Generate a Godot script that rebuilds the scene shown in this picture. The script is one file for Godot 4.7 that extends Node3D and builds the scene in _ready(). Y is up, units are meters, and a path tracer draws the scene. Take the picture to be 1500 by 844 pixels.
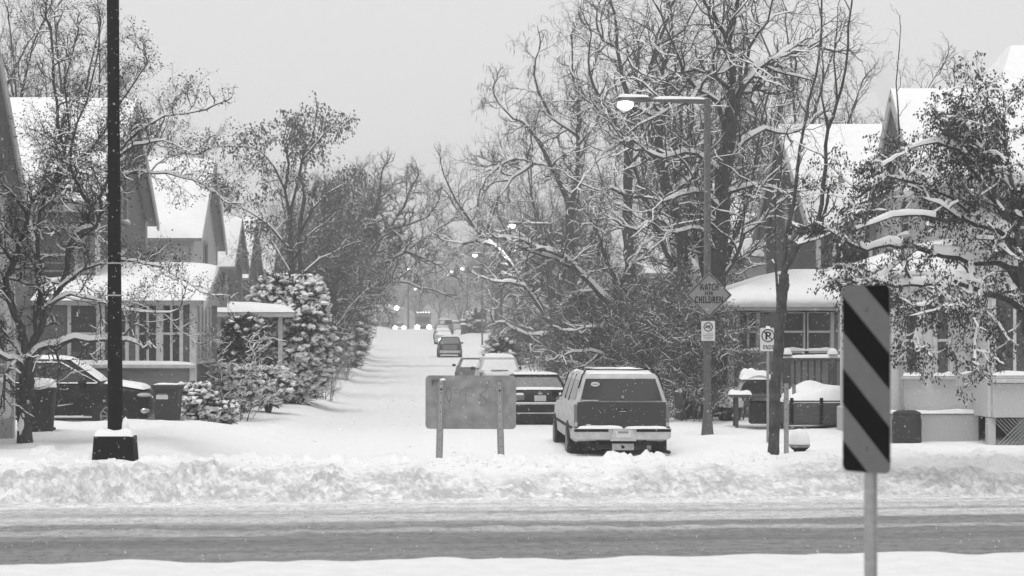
extends Node3D
# A residential street in falling snow, seen across a ploughed cross road.
# y is up, metres; the street runs along -z, its vanishing direction straight ahead of the camera.

const SEED := 4711
var mats := {}
var used := {}
var rng := RandomNumberGenerator.new()
var n1 := FastNoiseLite.new()
var n2 := FastNoiseLite.new()
var n3 := FastNoiseLite.new()


func _ready() -> void:
	rng.seed = SEED
	set_camera()
	set_sky_and_sun()
	for a in [[n1, 11, 0.35], [n2, 12, 2.2], [n3, 13, 0.9]]:
		a[0].seed = a[1]; a[0].frequency = a[2]; a[0].noise_type = FastNoiseLite.TYPE_SIMPLEX_SMOOTH
		a[0].fractal_octaves = 3
	n2.noise_type = FastNoiseLite.TYPE_CELLULAR
	n2.cellular_return_type = FastNoiseLite.RETURN_DISTANCE
	n2.fractal_octaves = 2
	make_materials()
	build_ground()
	build_road()
	build_near_bank()
	build_houses()
	build_street_lamps()
	build_vehicles()
	build_signs()
	build_yard_things()
	build_trees()
	build_bushes()
	build_far_end()
	build_snowfall()


func set_camera() -> void:
	var cam := Camera3D.new()
	cam.name = "camera"
	add_child(cam)
	var lens := CameraAttributesPhysical.new()
	lens.frustum_focal_length = 70.0
	lens.frustum_focus_distance = 44.0
	lens.exposure_aperture = 3.2
	lens.frustum_near = 0.5
	lens.frustum_far = 3000.0
	cam.attributes = lens
	cam.projection = Camera3D.PROJECTION_FRUSTUM
	cam.near = 0.5
	cam.far = 3000.0
	cam.size = 0.5 * 0.28934
	cam.frustum_offset = Vector2(0.5 * 0.05245, 0.5 * 0.0192)
	cam.position = Vector3(0, 2.5, 0)
	cam.current = true


func set_sky_and_sun() -> void:
	var e := Environment.new()
	e.background_mode = Environment.BG_SKY
	var sm := ProceduralSkyMaterial.new()
	sm.sky_top_color = Color(0.865, 0.865, 0.865)
	sm.sky_horizon_color = Color(0.895, 0.895, 0.895)
	sm.sky_curve = 0.15
	sm.ground_bottom_color = Color(0.8, 0.8, 0.8)
	sm.ground_horizon_color = Color(0.86, 0.86, 0.86)
	sm.sun_angle_max = 1.0
	var sky := Sky.new()
	sky.sky_material = sm
	e.sky = sky
	e.tonemap_mode = Environment.TONE_MAPPER_LINEAR
	e.tonemap_exposure = 1.13
	e.fog_enabled = true
	e.fog_density = 0.0022
	e.fog_light_color = Color(0.93, 0.93, 0.93)
	e.volumetric_fog_enabled = true # only for the chimney smoke; the rest of the air has the fog above
	e.volumetric_fog_density = 0.0
	e.sdfgi_enabled = true
	e.ssao_enabled = true
	e.ssil_enabled = true
	var w := WorldEnvironment.new()
	w.name = "world_environment"
	w.environment = e
	add_child(w)
	var sun := DirectionalLight3D.new()
	sun.name = "overcast_sun"
	sun.light_energy = 0.5
	sun.light_angular_distance = 35.0
	sun.shadow_enabled = true
	sun.rotation_degrees = Vector3(-70, -20, 0)
	add_child(sun)


# ---------------------------------------------------------------- mesh builder
class MB:
	var v := PackedVector3Array()
	var n := PackedVector3Array()
	var ix := PackedInt32Array()
	var c := PackedColorArray()
	var uv := PackedVector2Array()

	func tri(a: Vector3, b: Vector3, d: Vector3) -> void: # counter-clockwise seen from outside
		var nn := (b - a).cross(d - a).normalized()
		var i := v.size()
		v.append(a); v.append(b); v.append(d)
		n.append(nn); n.append(nn); n.append(nn)
		ix.append(i); ix.append(i + 2); ix.append(i + 1)

	func quad(a: Vector3, b: Vector3, d: Vector3, e: Vector3) -> void:
		tri(a, b, d)
		tri(a, d, e)

	func box(at: Vector3, s: Vector3, bev := 0.0, bs := Basis.IDENTITY) -> void:
		var h := s / 2.0
		bev = minf(bev, minf(h.x, minf(h.y, h.z)) * 0.9)
		if bev <= 0.0:
			for ax in 3:
				for sg in [-1.0, 1.0]:
					var nn := Vector3.ZERO; nn[ax] = sg
					var u := Vector3.ZERO; u[(ax + 1) % 3] = h[(ax + 1) % 3]
					var w := Vector3.ZERO; w[(ax + 2) % 3] = h[(ax + 2) % 3] * sg
					var o := nn * h
					quad(at + bs * (o - u - w), at + bs * (o + u - w), at + bs * (o + u + w), at + bs * (o - u + w))
			return
		var k := h - Vector3.ONE * bev
		for ax in 3:
			var b1 := (ax + 1) % 3
			var b2 := (ax + 2) % 3
			for sg in [-1.0, 1.0]:
				var o := Vector3.ZERO; o[ax] = h[ax] * sg
				var u := Vector3.ZERO; u[b1] = k[b1]
				var w := Vector3.ZERO; w[b2] = k[b2] * sg
				quad(at + bs * (o - u - w), at + bs * (o + u - w), at + bs * (o + u + w), at + bs * (o - u + w))
			for s1 in [-1.0, 1.0]:
				for s2 in [-1.0, 1.0]:
					var p := Vector3.ZERO; p[b1] = h[b1] * s1; p[b2] = k[b2] * s2
					var q := Vector3.ZERO; q[b1] = k[b1] * s1; q[b2] = h[b2] * s2
					var l := Vector3.ZERO; l[ax] = -k[ax] * s1 * s2
					quad(at + bs * (p - l), at + bs * (p + l), at + bs * (q + l), at + bs * (q - l))
		for sx in [-1.0, 1.0]:
			for sy in [-1.0, 1.0]:
				for sz in [-1.0, 1.0]:
					var pa := Vector3(h.x * sx, k.y * sy, k.z * sz)
					var pb := Vector3(k.x * sx, h.y * sy, k.z * sz)
					var pc := Vector3(k.x * sx, k.y * sy, h.z * sz)
					if sx * sy * sz > 0: tri(at + bs * pa, at + bs * pb, at + bs * pc)
					else: tri(at + bs * pa, at + bs * pc, at + bs * pb)

	func bar(a: Vector3, b: Vector3, w: float, h: float, bev := 0.0, up := Vector3.UP) -> void: # a box from a to b
		var f := (b - a)
		var l := f.length()
		f /= l
		if absf(f.dot(up)) > 0.98: up = Vector3.FORWARD
		var r := f.cross(up).normalized()
		box((a + b) / 2.0, Vector3(w, h, l), bev, Basis(r, r.cross(f), -f))

	func tube(p: PackedVector3Array, r: PackedFloat32Array, sides: int, cap := false) -> void:
		var base := v.size()
		var m := p.size()
		var ref := Vector3(0.31, 0.11, 0.94)
		for i in m:
			var d := (p[mini(i + 1, m - 1)] - p[maxi(i - 1, 0)]).normalized()
			if absf(d.dot(ref)) > 0.97: ref = Vector3(0.9, 0.3, 0.1)
			var a := d.cross(ref).normalized()
			var b := d.cross(a)
			ref = b.cross(d)
			for k in sides:
				var t := TAU * k / sides
				var o := a * cos(t) + b * sin(t)
				v.append(p[i] + o * r[i])
				n.append(o)
		for i in m - 1:
			for k in sides:
				var i0 := base + i * sides + k
				var i1 := base + i * sides + (k + 1) % sides
				ix.append(i0); ix.append(i0 + sides); ix.append(i1)
				ix.append(i1); ix.append(i0 + sides); ix.append(i1 + sides)
		if cap:
			for e in [0, m - 1]:
				var cn := (p[e] - p[1 if e == 0 else m - 2]).normalized()
				var ci := v.size()
				v.append(p[e]); n.append(cn)
				for k in sides:
					v.append(v[base + e * sides + k]); n.append(cn)
				for k in sides:
					var q0 := ci + 1 + k
					var q1 := ci + 1 + (k + 1) % sides
					ix.append(ci)
					ix.append(q0 if e == 0 else q1)
					ix.append(q1 if e == 0 else q0)

	func rod(a: Vector3, b: Vector3, r0: float, r1 := -1.0, sides := 8) -> void:
		tube(PackedVector3Array([a, b]), PackedFloat32Array([r0, r0 if r1 < 0.0 else r1]), sides, true)

	func loft(rings: Array, cap0 := true, cap1 := true) -> void: # closed rings of equal count, running so that each ring turns counter-clockwise seen from the last one
		var m: int = rings[0].size()
		for i in rings.size() - 1:
			for k in m:
				var a: Vector3 = rings[i][k]; var b: Vector3 = rings[i][(k + 1) % m]
				var d: Vector3 = rings[i + 1][(k + 1) % m]; var e: Vector3 = rings[i + 1][k]
				if a.distance_squared_to(b) > 1e-9: tri(a, b, d)
				if d.distance_squared_to(e) > 1e-9: tri(a, d, e)
		for q in [[0, cap0], [rings.size() - 1, cap1]]:
			if not q[1]: continue
			var ring: Array = rings[q[0]]
			var mid := Vector3.ZERO
			for p in ring: mid += p
			mid /= m
			for k in m:
				if q[0] == 0: tri(mid, ring[(k + 1) % m], ring[k])
				else: tri(mid, ring[k], ring[(k + 1) % m])

	func prism(poly: PackedVector2Array, z0: float, z1: float, xf := Transform3D.IDENTITY) -> void: # poly in the xy plane
		if Geometry2D.is_polygon_clockwise(poly): poly.reverse()
		var t := Geometry2D.triangulate_polygon(poly)
		for i in range(0, t.size(), 3):
			var q := [poly[t[i]], poly[t[i + 1]], poly[t[i + 2]]]
			if (q[1] - q[0]).cross(q[2] - q[0]) < 0: q.reverse()
			tri(xf * Vector3(q[0].x, q[0].y, z1), xf * Vector3(q[1].x, q[1].y, z1), xf * Vector3(q[2].x, q[2].y, z1))
			tri(xf * Vector3(q[2].x, q[2].y, z0), xf * Vector3(q[1].x, q[1].y, z0), xf * Vector3(q[0].x, q[0].y, z0))
		for k in poly.size():
			var a := poly[k]
			var b := poly[(k + 1) % poly.size()]
			quad(xf * Vector3(a.x, a.y, z0), xf * Vector3(b.x, b.y, z0), xf * Vector3(b.x, b.y, z1), xf * Vector3(a.x, a.y, z1))

	func lathe(prof: Array, xf := Transform3D.IDENTITY, sides := 20) -> void: # [radius, height] pairs from bottom to top round y
		var rings := []
		for q in prof:
			var ring := []
			for k in sides:
				var t := TAU * k / sides
				ring.append(xf * Vector3(cos(t) * q[0], q[1], -sin(t) * q[0]))
			rings.append(ring)
		loft(rings)

	func blob(at: Vector3, s: Vector3, sd: int, rough := 0.18, la := 5, lo := 8) -> void: # a rounded uneven lump
		var rings := []
		for i in range(0, la + 1):
			var th := PI * (0.02 + 0.96 * i / la)
			var ring := []
			for k in lo:
				var ph := TAU * k / lo
				var q := 1.0 + rough * sin(ph * 2.0 + sd * 1.7 + th * 3.0) + rough * 0.7 * sin(ph * 3.0 - sd * 2.3 + th * 5.0)
				ring.append(at + Vector3(cos(ph) * sin(th) * s.x, -cos(th) * s.y, -sin(ph) * sin(th) * s.z) * q)
			rings.append(ring)
		loft(rings)

	func pad(at: Vector3, wx: float, wz: float, h: float, sd: int, bs := Basis.IDENTITY, nx := 9, nz := 5, lump := 0.3, wave := 0.03) -> void: # a cushion of snow, its flat underside at AT
		var g := []
		for j in nz + 1:
			var row := []
			for i in nx + 1:
				var u := 2.0 * i / nx - 1.0
				var w := 2.0 * j / nz - 1.0
				u = signf(u) * pow(absf(u), 0.7)
				w = signf(w) * pow(absf(w), 0.7)
				var f := pow(maxf(0.0, 1.0 - pow(absf(u), 5.0)), 0.5) * pow(maxf(0.0, 1.0 - pow(absf(w), 5.0)), 0.5)
				var q := 1.0 + lump * (sin(u * 3.1 + sd) + sin(w * 2.3 + sd * 1.9 + u * 2.0) * 0.7 + 0.5 * sin(u * 8.0 + sd * 3.0 + w * 3.0)) * 0.5
				row.append(at + bs * Vector3(u * wx / 2.0 * (1.0 + wave * sin(w * 5.0 + sd)), h * f * q, w * wz / 2.0))
			g.append(row)
		for j in nz:
			for i in nx:
				quad(g[j][i], g[j + 1][i], g[j + 1][i + 1], g[j][i + 1])

	func merge(o: MB, xf := Transform3D.IDENTITY) -> void:
		var b := v.size()
		for p in o.v: v.append(xf * p)
		for p in o.n: n.append((xf.basis * p).normalized())
		for i in o.ix: ix.append(b + i)

	func smooth(deg: float) -> void: # blend the normals of faces that meet at less than DEG
		var at := {}
		for i in v.size():
			var key := Vector3i((v[i] * 2000.0).round())
			if not at.has(key): at[key] = []
			at[key].append(i)
		var lim := cos(deg_to_rad(deg))
		var old := n.duplicate()
		for key in at:
			var l: Array = at[key]
			if l.size() < 2: continue
			for i in l:
				var s := Vector3.ZERO
				for j in l:
					if old[i].dot(old[j]) >= lim: s += old[j]
				n[i] = s.normalized()

	func mesh(deg := 0.0) -> ArrayMesh:
		if deg > 0.0: smooth(deg)
		var a := []
		a.resize(Mesh.ARRAY_MAX)
		a[Mesh.ARRAY_VERTEX] = v
		a[Mesh.ARRAY_NORMAL] = n
		a[Mesh.ARRAY_INDEX] = ix
		if c.size() == v.size(): a[Mesh.ARRAY_COLOR] = c
		if uv.size() == v.size(): a[Mesh.ARRAY_TEX_UV] = uv
		var m := ArrayMesh.new()
		if v.size() > 0: m.add_surface_from_arrays(Mesh.PRIMITIVE_TRIANGLES, a)
		return m


# ---------------------------------------------------------------- naming and placing
func numbered(called: String) -> String:
	if not used.has(called):
		used[called] = 0
		return called
	used[called] += 1
	return "%s_%03d" % [called, used[called]]


func tag(o: Node, label: String, category: String, group := "") -> Node:
	o.set_meta("label", label)
	o.set_meta("category", category)
	if group: o.set_meta("group", group)
	return o


func thing(called: String, label: String, category: String, at: Vector3, turn := 0.0, group := "") -> Node3D:
	var o := Node3D.new()
	o.name = numbered(called)
	add_child(o)
	o.position = at
	o.rotation.y = turn
	tag(o, label, category, group)
	return o


func part(called: String, mb: MB, m: Material, parent: Node, deg := 0.0, kind := "") -> MeshInstance3D:
	return mpart(called, mb.mesh(deg), m, parent, kind)


func mpart(called: String, mesh: Mesh, m: Material, parent: Node, kind := "") -> MeshInstance3D:
	var o := MeshInstance3D.new()
	o.name = called
	o.mesh = mesh
	o.material_override = m
	if mesh.get_surface_count() == 1 and mesh is ArrayMesh:
		mesh.surface_set_material(0, m)
	parent.add_child(o, true)
	if kind: o.set_meta("kind", kind)
	return o


func structure(called: String, mb: MB, m: Material, deg := 0.0) -> MeshInstance3D:
	var o := part(numbered(called), mb, m, self, deg, "structure")
	return o


func boxpart(called: String, at: Vector3, s: Vector3, m: Material, parent: Node, bev := 0.0, bs := Basis.IDENTITY) -> MeshInstance3D:
	var b := MB.new()
	b.box(at, s, bev, bs)
	return part(called, b, m, parent)


func copy_of(o: Node3D, at: Vector3, turn: float, label: String) -> Node3D:
	var r: Node3D = o.duplicate()
	r.name = numbered(o.get_meta("stem", String(o.name)))
	add_child(r)
	r.position = at
	r.rotation.y = turn
	r.set_meta("label", label)
	return r


# ---------------------------------------------------------------- materials (a black-and-white world: every colour is a grey)
func grey(l: float) -> Color:
	return Color(l, l, l).linear_to_srgb()


func noise_image(sd: int, freq: float, lo: float, hi: float, size := 256, oct := 4, type := FastNoiseLite.TYPE_SIMPLEX_SMOOTH, pw := 1.0) -> Image:
	var f := FastNoiseLite.new()
	f.seed = sd
	f.frequency = freq
	f.noise_type = type
	f.fractal_octaves = oct
	var im := f.get_seamless_image(size, size)
	im.convert(Image.FORMAT_L8)
	var d := im.get_data()
	var lut := PackedByteArray()
	for i in 256: lut.append(clampi(int(round(grey(lerpf(lo, hi, pow(i / 255.0, pw))).r * 255.0)), 0, 255))
	for i in d.size(): d[i] = lut[d[i]]
	im = Image.create_from_data(size, size, false, Image.FORMAT_L8, d)
	return im


func normal_tex(sd: int, freq: float, k: float, size := 256, oct := 4, type := FastNoiseLite.TYPE_SIMPLEX_SMOOTH) -> Texture2D:
	var f := FastNoiseLite.new()
	f.seed = sd
	f.frequency = freq
	f.noise_type = type
	f.fractal_octaves = oct
	var im := f.get_seamless_image(size, size)
	im.convert(Image.FORMAT_RGBA8)
	im.bump_map_to_normal_map(k)
	return ImageTexture.create_from_image(im)


func mat(key: String, l: float, rough := 0.8, metal := 0.0) -> StandardMaterial3D:
	var m := StandardMaterial3D.new()
	m.albedo_color = grey(l)
	m.roughness = rough
	m.metallic = metal
	m.cull_mode = BaseMaterial3D.CULL_DISABLED
	mats[key] = m
	return m


func grained(key: String, lo: float, hi: float, freq: float, tile: float, rough := 0.85, bump := 0.0, stretch := Vector3.ONE, pw := 1.0) -> StandardMaterial3D:
	var m := mat(key, 1.0, rough)
	m.albedo_color = Color.WHITE
	m.albedo_texture = ImageTexture.create_from_image(noise_image(key.hash() % 9999, freq, lo, hi, 256, 5, FastNoiseLite.TYPE_SIMPLEX_SMOOTH, pw))
	m.uv1_triplanar = true
	m.uv1_world_triplanar = true
	m.uv1_scale = stretch / tile
	if bump > 0.0:
		m.normal_enabled = true
		m.normal_texture = normal_tex(key.hash() % 7777, freq * 1.6, bump)
	return m


func make_materials() -> void:
	grained("snow", 0.83, 0.90, 0.02, 3.1, 0.9, 2.0)
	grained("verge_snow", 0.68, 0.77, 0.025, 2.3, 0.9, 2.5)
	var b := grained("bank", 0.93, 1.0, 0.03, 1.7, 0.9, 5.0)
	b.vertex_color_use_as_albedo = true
	grained("bark", 0.025, 0.11, 0.03, 0.7, 0.95, 6.0, Vector3(1, 0.3, 1))
	grained("bark_pale", 0.05, 0.15, 0.03, 0.6, 0.95, 6.0, Vector3(1, 0.3, 1))
	mat("twig", 0.065, 0.9)
	mat("twig_pale", 0.11, 0.9)
	mat("leaf_dark", 0.04, 0.7)
	mat("leaf_mid", 0.095, 0.75)
	mat("needle", 0.045, 0.8)
	grained("black_pole", 0.004, 0.014, 0.03, 0.5, 0.7, 1.0).metallic_specular = 0.2
	mat("black", 0.008, 0.6).metallic_specular = 0.25
	mat("black_print", 0.006, 0.7).metallic_specular = 0.15
	grained("galvanised", 0.20, 0.34, 0.015, 0.6, 0.5, 0.6)
	mats["galvanised"].metallic = 0.35
	grained("sign_back", 0.20, 0.36, 0.012, 1.1, 0.55, 0.3)
	mats["sign_back"].metallic = 0.3
	grained("post_steel", 0.26, 0.40, 0.03, 0.35, 0.5, 0.8)
	mats["post_steel"].metallic = 0.3
	grained("lamp_steel", 0.07, 0.13, 0.02, 0.8, 0.55, 0.6)
	grained("marker_grey", 0.105, 0.135, 0.02, 0.4, 0.6)
	mat("sign_yellow", 0.22, 0.6)
	mat("sign_white", 0.62, 0.5)
	mat("print_pale", 0.25, 0.6)
	grained("stucco", 0.52, 0.60, 0.09, 1.6, 0.95, 1.6)
	grained("stucco_low", 0.44, 0.52, 0.09, 1.3, 0.95, 1.6)
	grained("siding_dark", 0.10, 0.16, 0.03, 1.4, 0.85, 0.8, Vector3(0.35, 1.6, 0.35))
	grained("siding_brown", 0.15, 0.21, 0.03, 1.4, 0.85, 0.8, Vector3(0.35, 1.6, 0.35))
	grained("siding_mid", 0.20, 0.27, 0.03, 1.4, 0.85, 0.8, Vector3(0.35, 1.6, 0.35))
	grained("siding_light", 0.44, 0.54, 0.03, 1.4, 0.85, 0.8, Vector3(0.35, 1.6, 0.35))
	grained("trim_white", 0.46, 0.58, 0.02, 1.1, 0.7, 0.5)
	grained("trim_grey", 0.30, 0.38, 0.02, 1.1, 0.7, 0.5)
	grained("shingle", 0.05, 0.10, 0.06, 0.9, 0.95, 2.0)
	grained("wood_dark", 0.05, 0.11, 0.03, 0.8, 0.9, 1.5, Vector3(0.4, 2.0, 0.4))
	grained("wood_grey", 0.16, 0.26, 0.03, 0.8, 0.9, 1.5, Vector3(1.6, 0.35, 1.6))
	grained("foundation", 0.20, 0.30, 0.04, 1.0, 0.95, 2.0)
	var g := mat("glass", 0.035, 0.06)
	g.metallic_specular = 0.7
	var gd := mat("car_glass", 0.02, 0.05)
	gd.metallic_specular = 0.8
	grained("car_dark", 0.008, 0.02, 0.02, 1.2, 0.35)
	mats["car_dark"].clearcoat_enabled = true
	mats["car_dark"].clearcoat = 0.2
	mats["car_dark"].metallic_specular = 0.25
	grained("car_gate", 0.018, 0.04, 0.05, 0.7, 0.6, 0.5)
	grained("car_salted", 0.36, 0.6, 0.02, 1.3, 0.7, 0.4)
	grained("car_grey", 0.10, 0.2, 0.02, 1.3, 0.55, 0.3)
	grained("car_pale", 0.4, 0.6, 0.02, 1.3, 0.6, 0.3)
	grained("frosted_glass", 0.14, 0.30, 0.02, 0.9, 0.4)
	mat("rubber", 0.015, 0.85)
	grained("underbody", 0.01, 0.035, 0.05, 0.5, 0.9)
	mat("chrome", 0.55, 0.25, 0.9)
	mat("lens_red", 0.15, 0.3)
	mat("lens_clear", 0.4, 0.15)
	mat("plate", 0.5, 0.5)
	grained("bin", 0.015, 0.035, 0.04, 0.6, 0.6, 0.5)
	grained("tarp", 0.30, 0.44, 0.03, 0.8, 0.8, 2.0)
	mat("brick_far", 0.25, 0.9)
	mat("concrete_far", 0.4, 0.9)
	for a in [["lamp_glow", 6.0], ["headlamp_glow", 9.0], ["far_glow", 4.0]]:
		var m := mat(a[0], 0.8, 0.4)
		m.emission_enabled = true
		m.emission = Color(1, 1, 1)
		m.emission_energy_multiplier = a[1]


# ---------------------------------------------------------------- the lie of the land
func prof(d: float) -> float:
	var k := [[0.0, 0.0], [44.0, 0.0], [60.0, -0.26], [100.0, -0.34], [130.0, -0.1], [150.0, 0.05], [176.0, 0.5], [220.0, 1.4], [260.0, 1.95], [300.0, 2.1], [340.0, 1.95], [440.0, 0.6], [2000.0, 0.0]]
	for i in k.size() - 1:
		if d <= k[i + 1][0]:
			return lerpf(k[i][1], k[i + 1][1], smoothstep(0.0, 1.0, (d - k[i][0]) / (k[i + 1][0] - k[i][0])))
	return 0.0


func ground_h(x: float, d: float) -> float:
	var e := d - 0.11 * x
	var sl := smoothstep(-2.5, -4.6, x)
	var sr := smoothstep(5.3, 6.7, x)
	var far := smoothstep(46.0, 60.0, d)
	var h := prof(d)
	h += sl * (0.40 - 0.24 * smoothstep(44.0, 46.5, d) + 0.2 * far)
	h += sr * (0.25 + 0.12 * far)
	var w := n1.get_noise_2d(x * 1.1, d * 0.8)
	h += w * (0.02 * (1.0 - smoothstep(40.0, 70.0, d)) + 0.07 * maxf(sl, sr))
	h += n1.get_noise_2d(x * 0.35 + 40.0, d * 0.25) * (0.012 + 0.07 * maxf(sl, sr))
	h += n3.get_noise_2d(x * 2.6, d * 2.2) * 0.012
	# ploughed windrows along both kerbs and a few faint wheel ruts down the street
	h += 0.20 * exp(-pow((x + 3.1) / 0.55, 2.0)) * (0.7 + 0.6 * n3.get_noise_1d(d * 0.5)) * smoothstep(36.0, 42.0, d)
	h += 0.16 * exp(-pow((x - 5.75) / 0.5, 2.0)) * (0.7 + 0.6 * n3.get_noise_1d(d * 0.45 + 70.0)) * smoothstep(36.0, 42.0, d)
	for rx in [-1.15, 0.35, 1.2]:
		h -= 0.065 * exp(-pow((x - rx - 0.35 * n1.get_noise_1d(d * 0.12)) / 0.16, 2.0)) * smoothstep(33.0, 37.0, d)
	h += 0.5 * exp(-pow((x - 2.0) / 0.9, 2.0) - pow((d - 112.0) / 3.0, 2.0))
	h += 0.05 * exp(-pow((x + 6.4) / 1.6, 2.0) - pow((d - 44.6) / 0.9, 2.0))
	# the bank thrown up by the plough
	var crest := 0.41 + 0.07 * n1.get_noise_1d(x * 0.9) + 0.03 * n3.get_noise_1d(x * 1.6)
	h = lerpf(crest + 0.02 * w, h, smoothstep(31.4, 35.4, e))
	h *= smoothstep(27.45, 30.2 + 0.3 * n1.get_noise_1d(x * 0.7 + 9.0), e)
	return h


func chunk_mask(x: float, d: float) -> float:
	var e := d - 0.11 * x
	var top := 29.45 + 0.9 * n1.get_noise_1d(x * 0.8 + 31.0) + 0.5 * n3.get_noise_1d(x * 1.4)
	return smoothstep(27.4, 27.9, e) * (1.0 - smoothstep(top - 0.6, top + 0.7, e))


func on_ground(x: float, d: float) -> Vector3:
	return Vector3(x, ground_h(x, d), -d)


func height_field(xs: PackedFloat32Array, ds: PackedFloat32Array, hf: Callable) -> MB: # hf(x, d) gives [height, grey]
	var b := MB.new()
	var w := xs.size()
	for d in ds:
		for x in xs:
			var q: Array = hf.call(x, d)
			b.v.append(Vector3(x, q[0], -d))
			b.c.append(Color(q[1], q[1], q[1]))
	b.n.resize(b.v.size())
	for j in ds.size():
		for i in w:
			var k := j * w + i
			var dx := b.v[k + (1 if i < w - 1 else 0)] - b.v[k - (1 if i > 0 else 0)]
			var dz := b.v[k + (w if j < ds.size() - 1 else 0)] - b.v[k - (w if j > 0 else 0)]
			b.n[k] = dx.cross(dz).normalized()
	for j in ds.size() - 1:
		for i in w - 1:
			var k := j * w + i
			b.ix.append_array(PackedInt32Array([k, k + w, k + 1, k + 1, k + w, k + w + 1]))
	return b


func steps(list: Array) -> PackedFloat32Array: # [[from, to, step], ...]
	var o := PackedFloat32Array()
	for a in list:
		var n := int(round((a[1] - a[0]) / a[2]))
		for i in n: o.append(lerpf(a[0], a[1], float(i) / n))
	o.append(list[-1][1])
	return o


func build_ground() -> void:
	var xs := steps([[-26.0, -9.0, 0.4], [-9.0, 13.0, 0.034], [13.0, 30.0, 0.4]])
	var ds := steps([[26.6, 31.4, 0.045], [31.4, 33.0, 0.12]])
	var xw := steps([[-300.0, -60.0, 20.0], [-60.0, -20.0, 2.0], [-20.0, -9.0, 0.5], [-9.0, 13.0, 0.14], [13.0, 24.0, 0.5], [24.0, 70.0, 2.0], [70.0, 300.0, 20.0]])
	var dw := steps([[32.4, 37.0, 0.14], [37.0, 60.0, 0.3], [60.0, 120.0, 1.2], [120.0, 460.0, 4.0]])
	var f := func(x: float, d: float) -> Array:
		var h := ground_h(x, d)
		var g := 0.89
		if d < 34.5:
			var m := chunk_mask(x, d)
			if m > 0.0:
				var cell := n2.get_noise_2d(x * 2.2 + n3.get_noise_2d(x * 3.0, d * 3.0) * 0.4, d * 2.0)
				var cel2 := n2.get_noise_2d(x * 4.2, d * 3.6 + 20.0)
				var rough := n3.get_noise_2d(x * 5.0, d * 5.0)
				h += m * (0.75 + 0.9 * n1.get_noise_1d(x * 1.7 + 3.0)) * (-0.12 * cell - 0.06 * cel2 + 0.09 * rough + 0.05 * n3.get_noise_2d(x * 9.0, d * 8.0) - 0.05)
				# road grit in the ploughed snow; dark specks also paint small shadows between chunks
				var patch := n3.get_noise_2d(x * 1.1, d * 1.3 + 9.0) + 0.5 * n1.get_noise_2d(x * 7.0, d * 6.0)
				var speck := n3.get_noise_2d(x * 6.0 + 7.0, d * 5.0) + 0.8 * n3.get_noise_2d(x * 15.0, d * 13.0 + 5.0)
				var grit_and_shade := clampf(0.62 + 0.7 * patch + 0.8 * speck, 0.0, 1.0)
				g = lerpf(0.89, 0.40, m * grit_and_shade * 0.8)
			else:
				# scattered lumps thrown beyond the windrow
				h += 0.09 * smoothstep(0.2, 0.6, n3.get_noise_2d(x * 1.9 + 50.0, d * 1.3)) * smoothstep(27.6, 28.5, d - 0.11 * x)
		return [h, clampf(g, 0.1, 0.9)]
	var wide := func(x: float, d: float) -> Array:
		return [ground_h(x, d) - 0.03 * (1.0 - smoothstep(32.9, 33.1, d)), 0.89]
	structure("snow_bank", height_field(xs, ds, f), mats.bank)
	structure("snow_ground", height_field(xw, dw, wide), mats.bank)
	var base := MB.new()
	base.quad(Vector3(-1200, -0.6, 200), Vector3(1200, -0.6, 200), Vector3(1200, -0.6, -1500), Vector3(-1200, -0.6, -1500))
	structure("terrain", base, mats.snow)
	# loose lumps of broken snow along the foot of the bank: nobody could count them
	var lump := MB.new()
	var r := RandomNumberGenerator.new()
	r.seed = 77
	for i in 2200:
		var x := r.randf_range(-8.0, 12.0)
		var e := 27.5 + 3.2 * pow(r.randf(), 1.5)
		var s := r.randf_range(0.012, 0.042) * (1.9 if r.randf() < 0.08 else 1.0)
		var d := e + 0.11 * x
		lump.blob(Vector3(x, ground_h(x, d) + s * 0.1 - 0.05 * chunk_mask(x, d), -d), Vector3(s * r.randf_range(0.9, 1.5), s, s * 1.1), i, 0.16, 3, 5)
	for i in 70: # crumbs on the street
		var x := r.randf_range(-2.4, 3.0)
		var d := r.randf_range(34.0, 80.0)
		var s := r.randf_range(0.02, 0.06)
		lump.blob(Vector3(x, ground_h(x, d), -d), Vector3(s * 1.4, s * 0.8, s), i, 0.2, 3, 5)
	for i in 150: # a few bigger blocks
		var x := r.randf_range(-8.0, 12.0)
		var d := 27.7 + 2.2 * r.randf() + 0.11 * x
		var s := r.randf_range(0.045, 0.10)
		lump.box(Vector3(x, ground_h(x, d) - 0.02, -d), Vector3(s * r.randf_range(1.2, 2.4), s * r.randf_range(0.8, 1.3), s * 1.4), s * 0.3, Basis.from_euler(Vector3(r.randf_range(-0.6, 0.6), r.randf() * 3.0, r.randf_range(-0.6, 0.6))))
	var lo := part(numbered("snow_lumps"), lump, mats.snow, self, 50.0, "stuff")
	tag(lo, "broken lumps of snow scattered along the foot of the ploughed bank", "snow")


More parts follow.
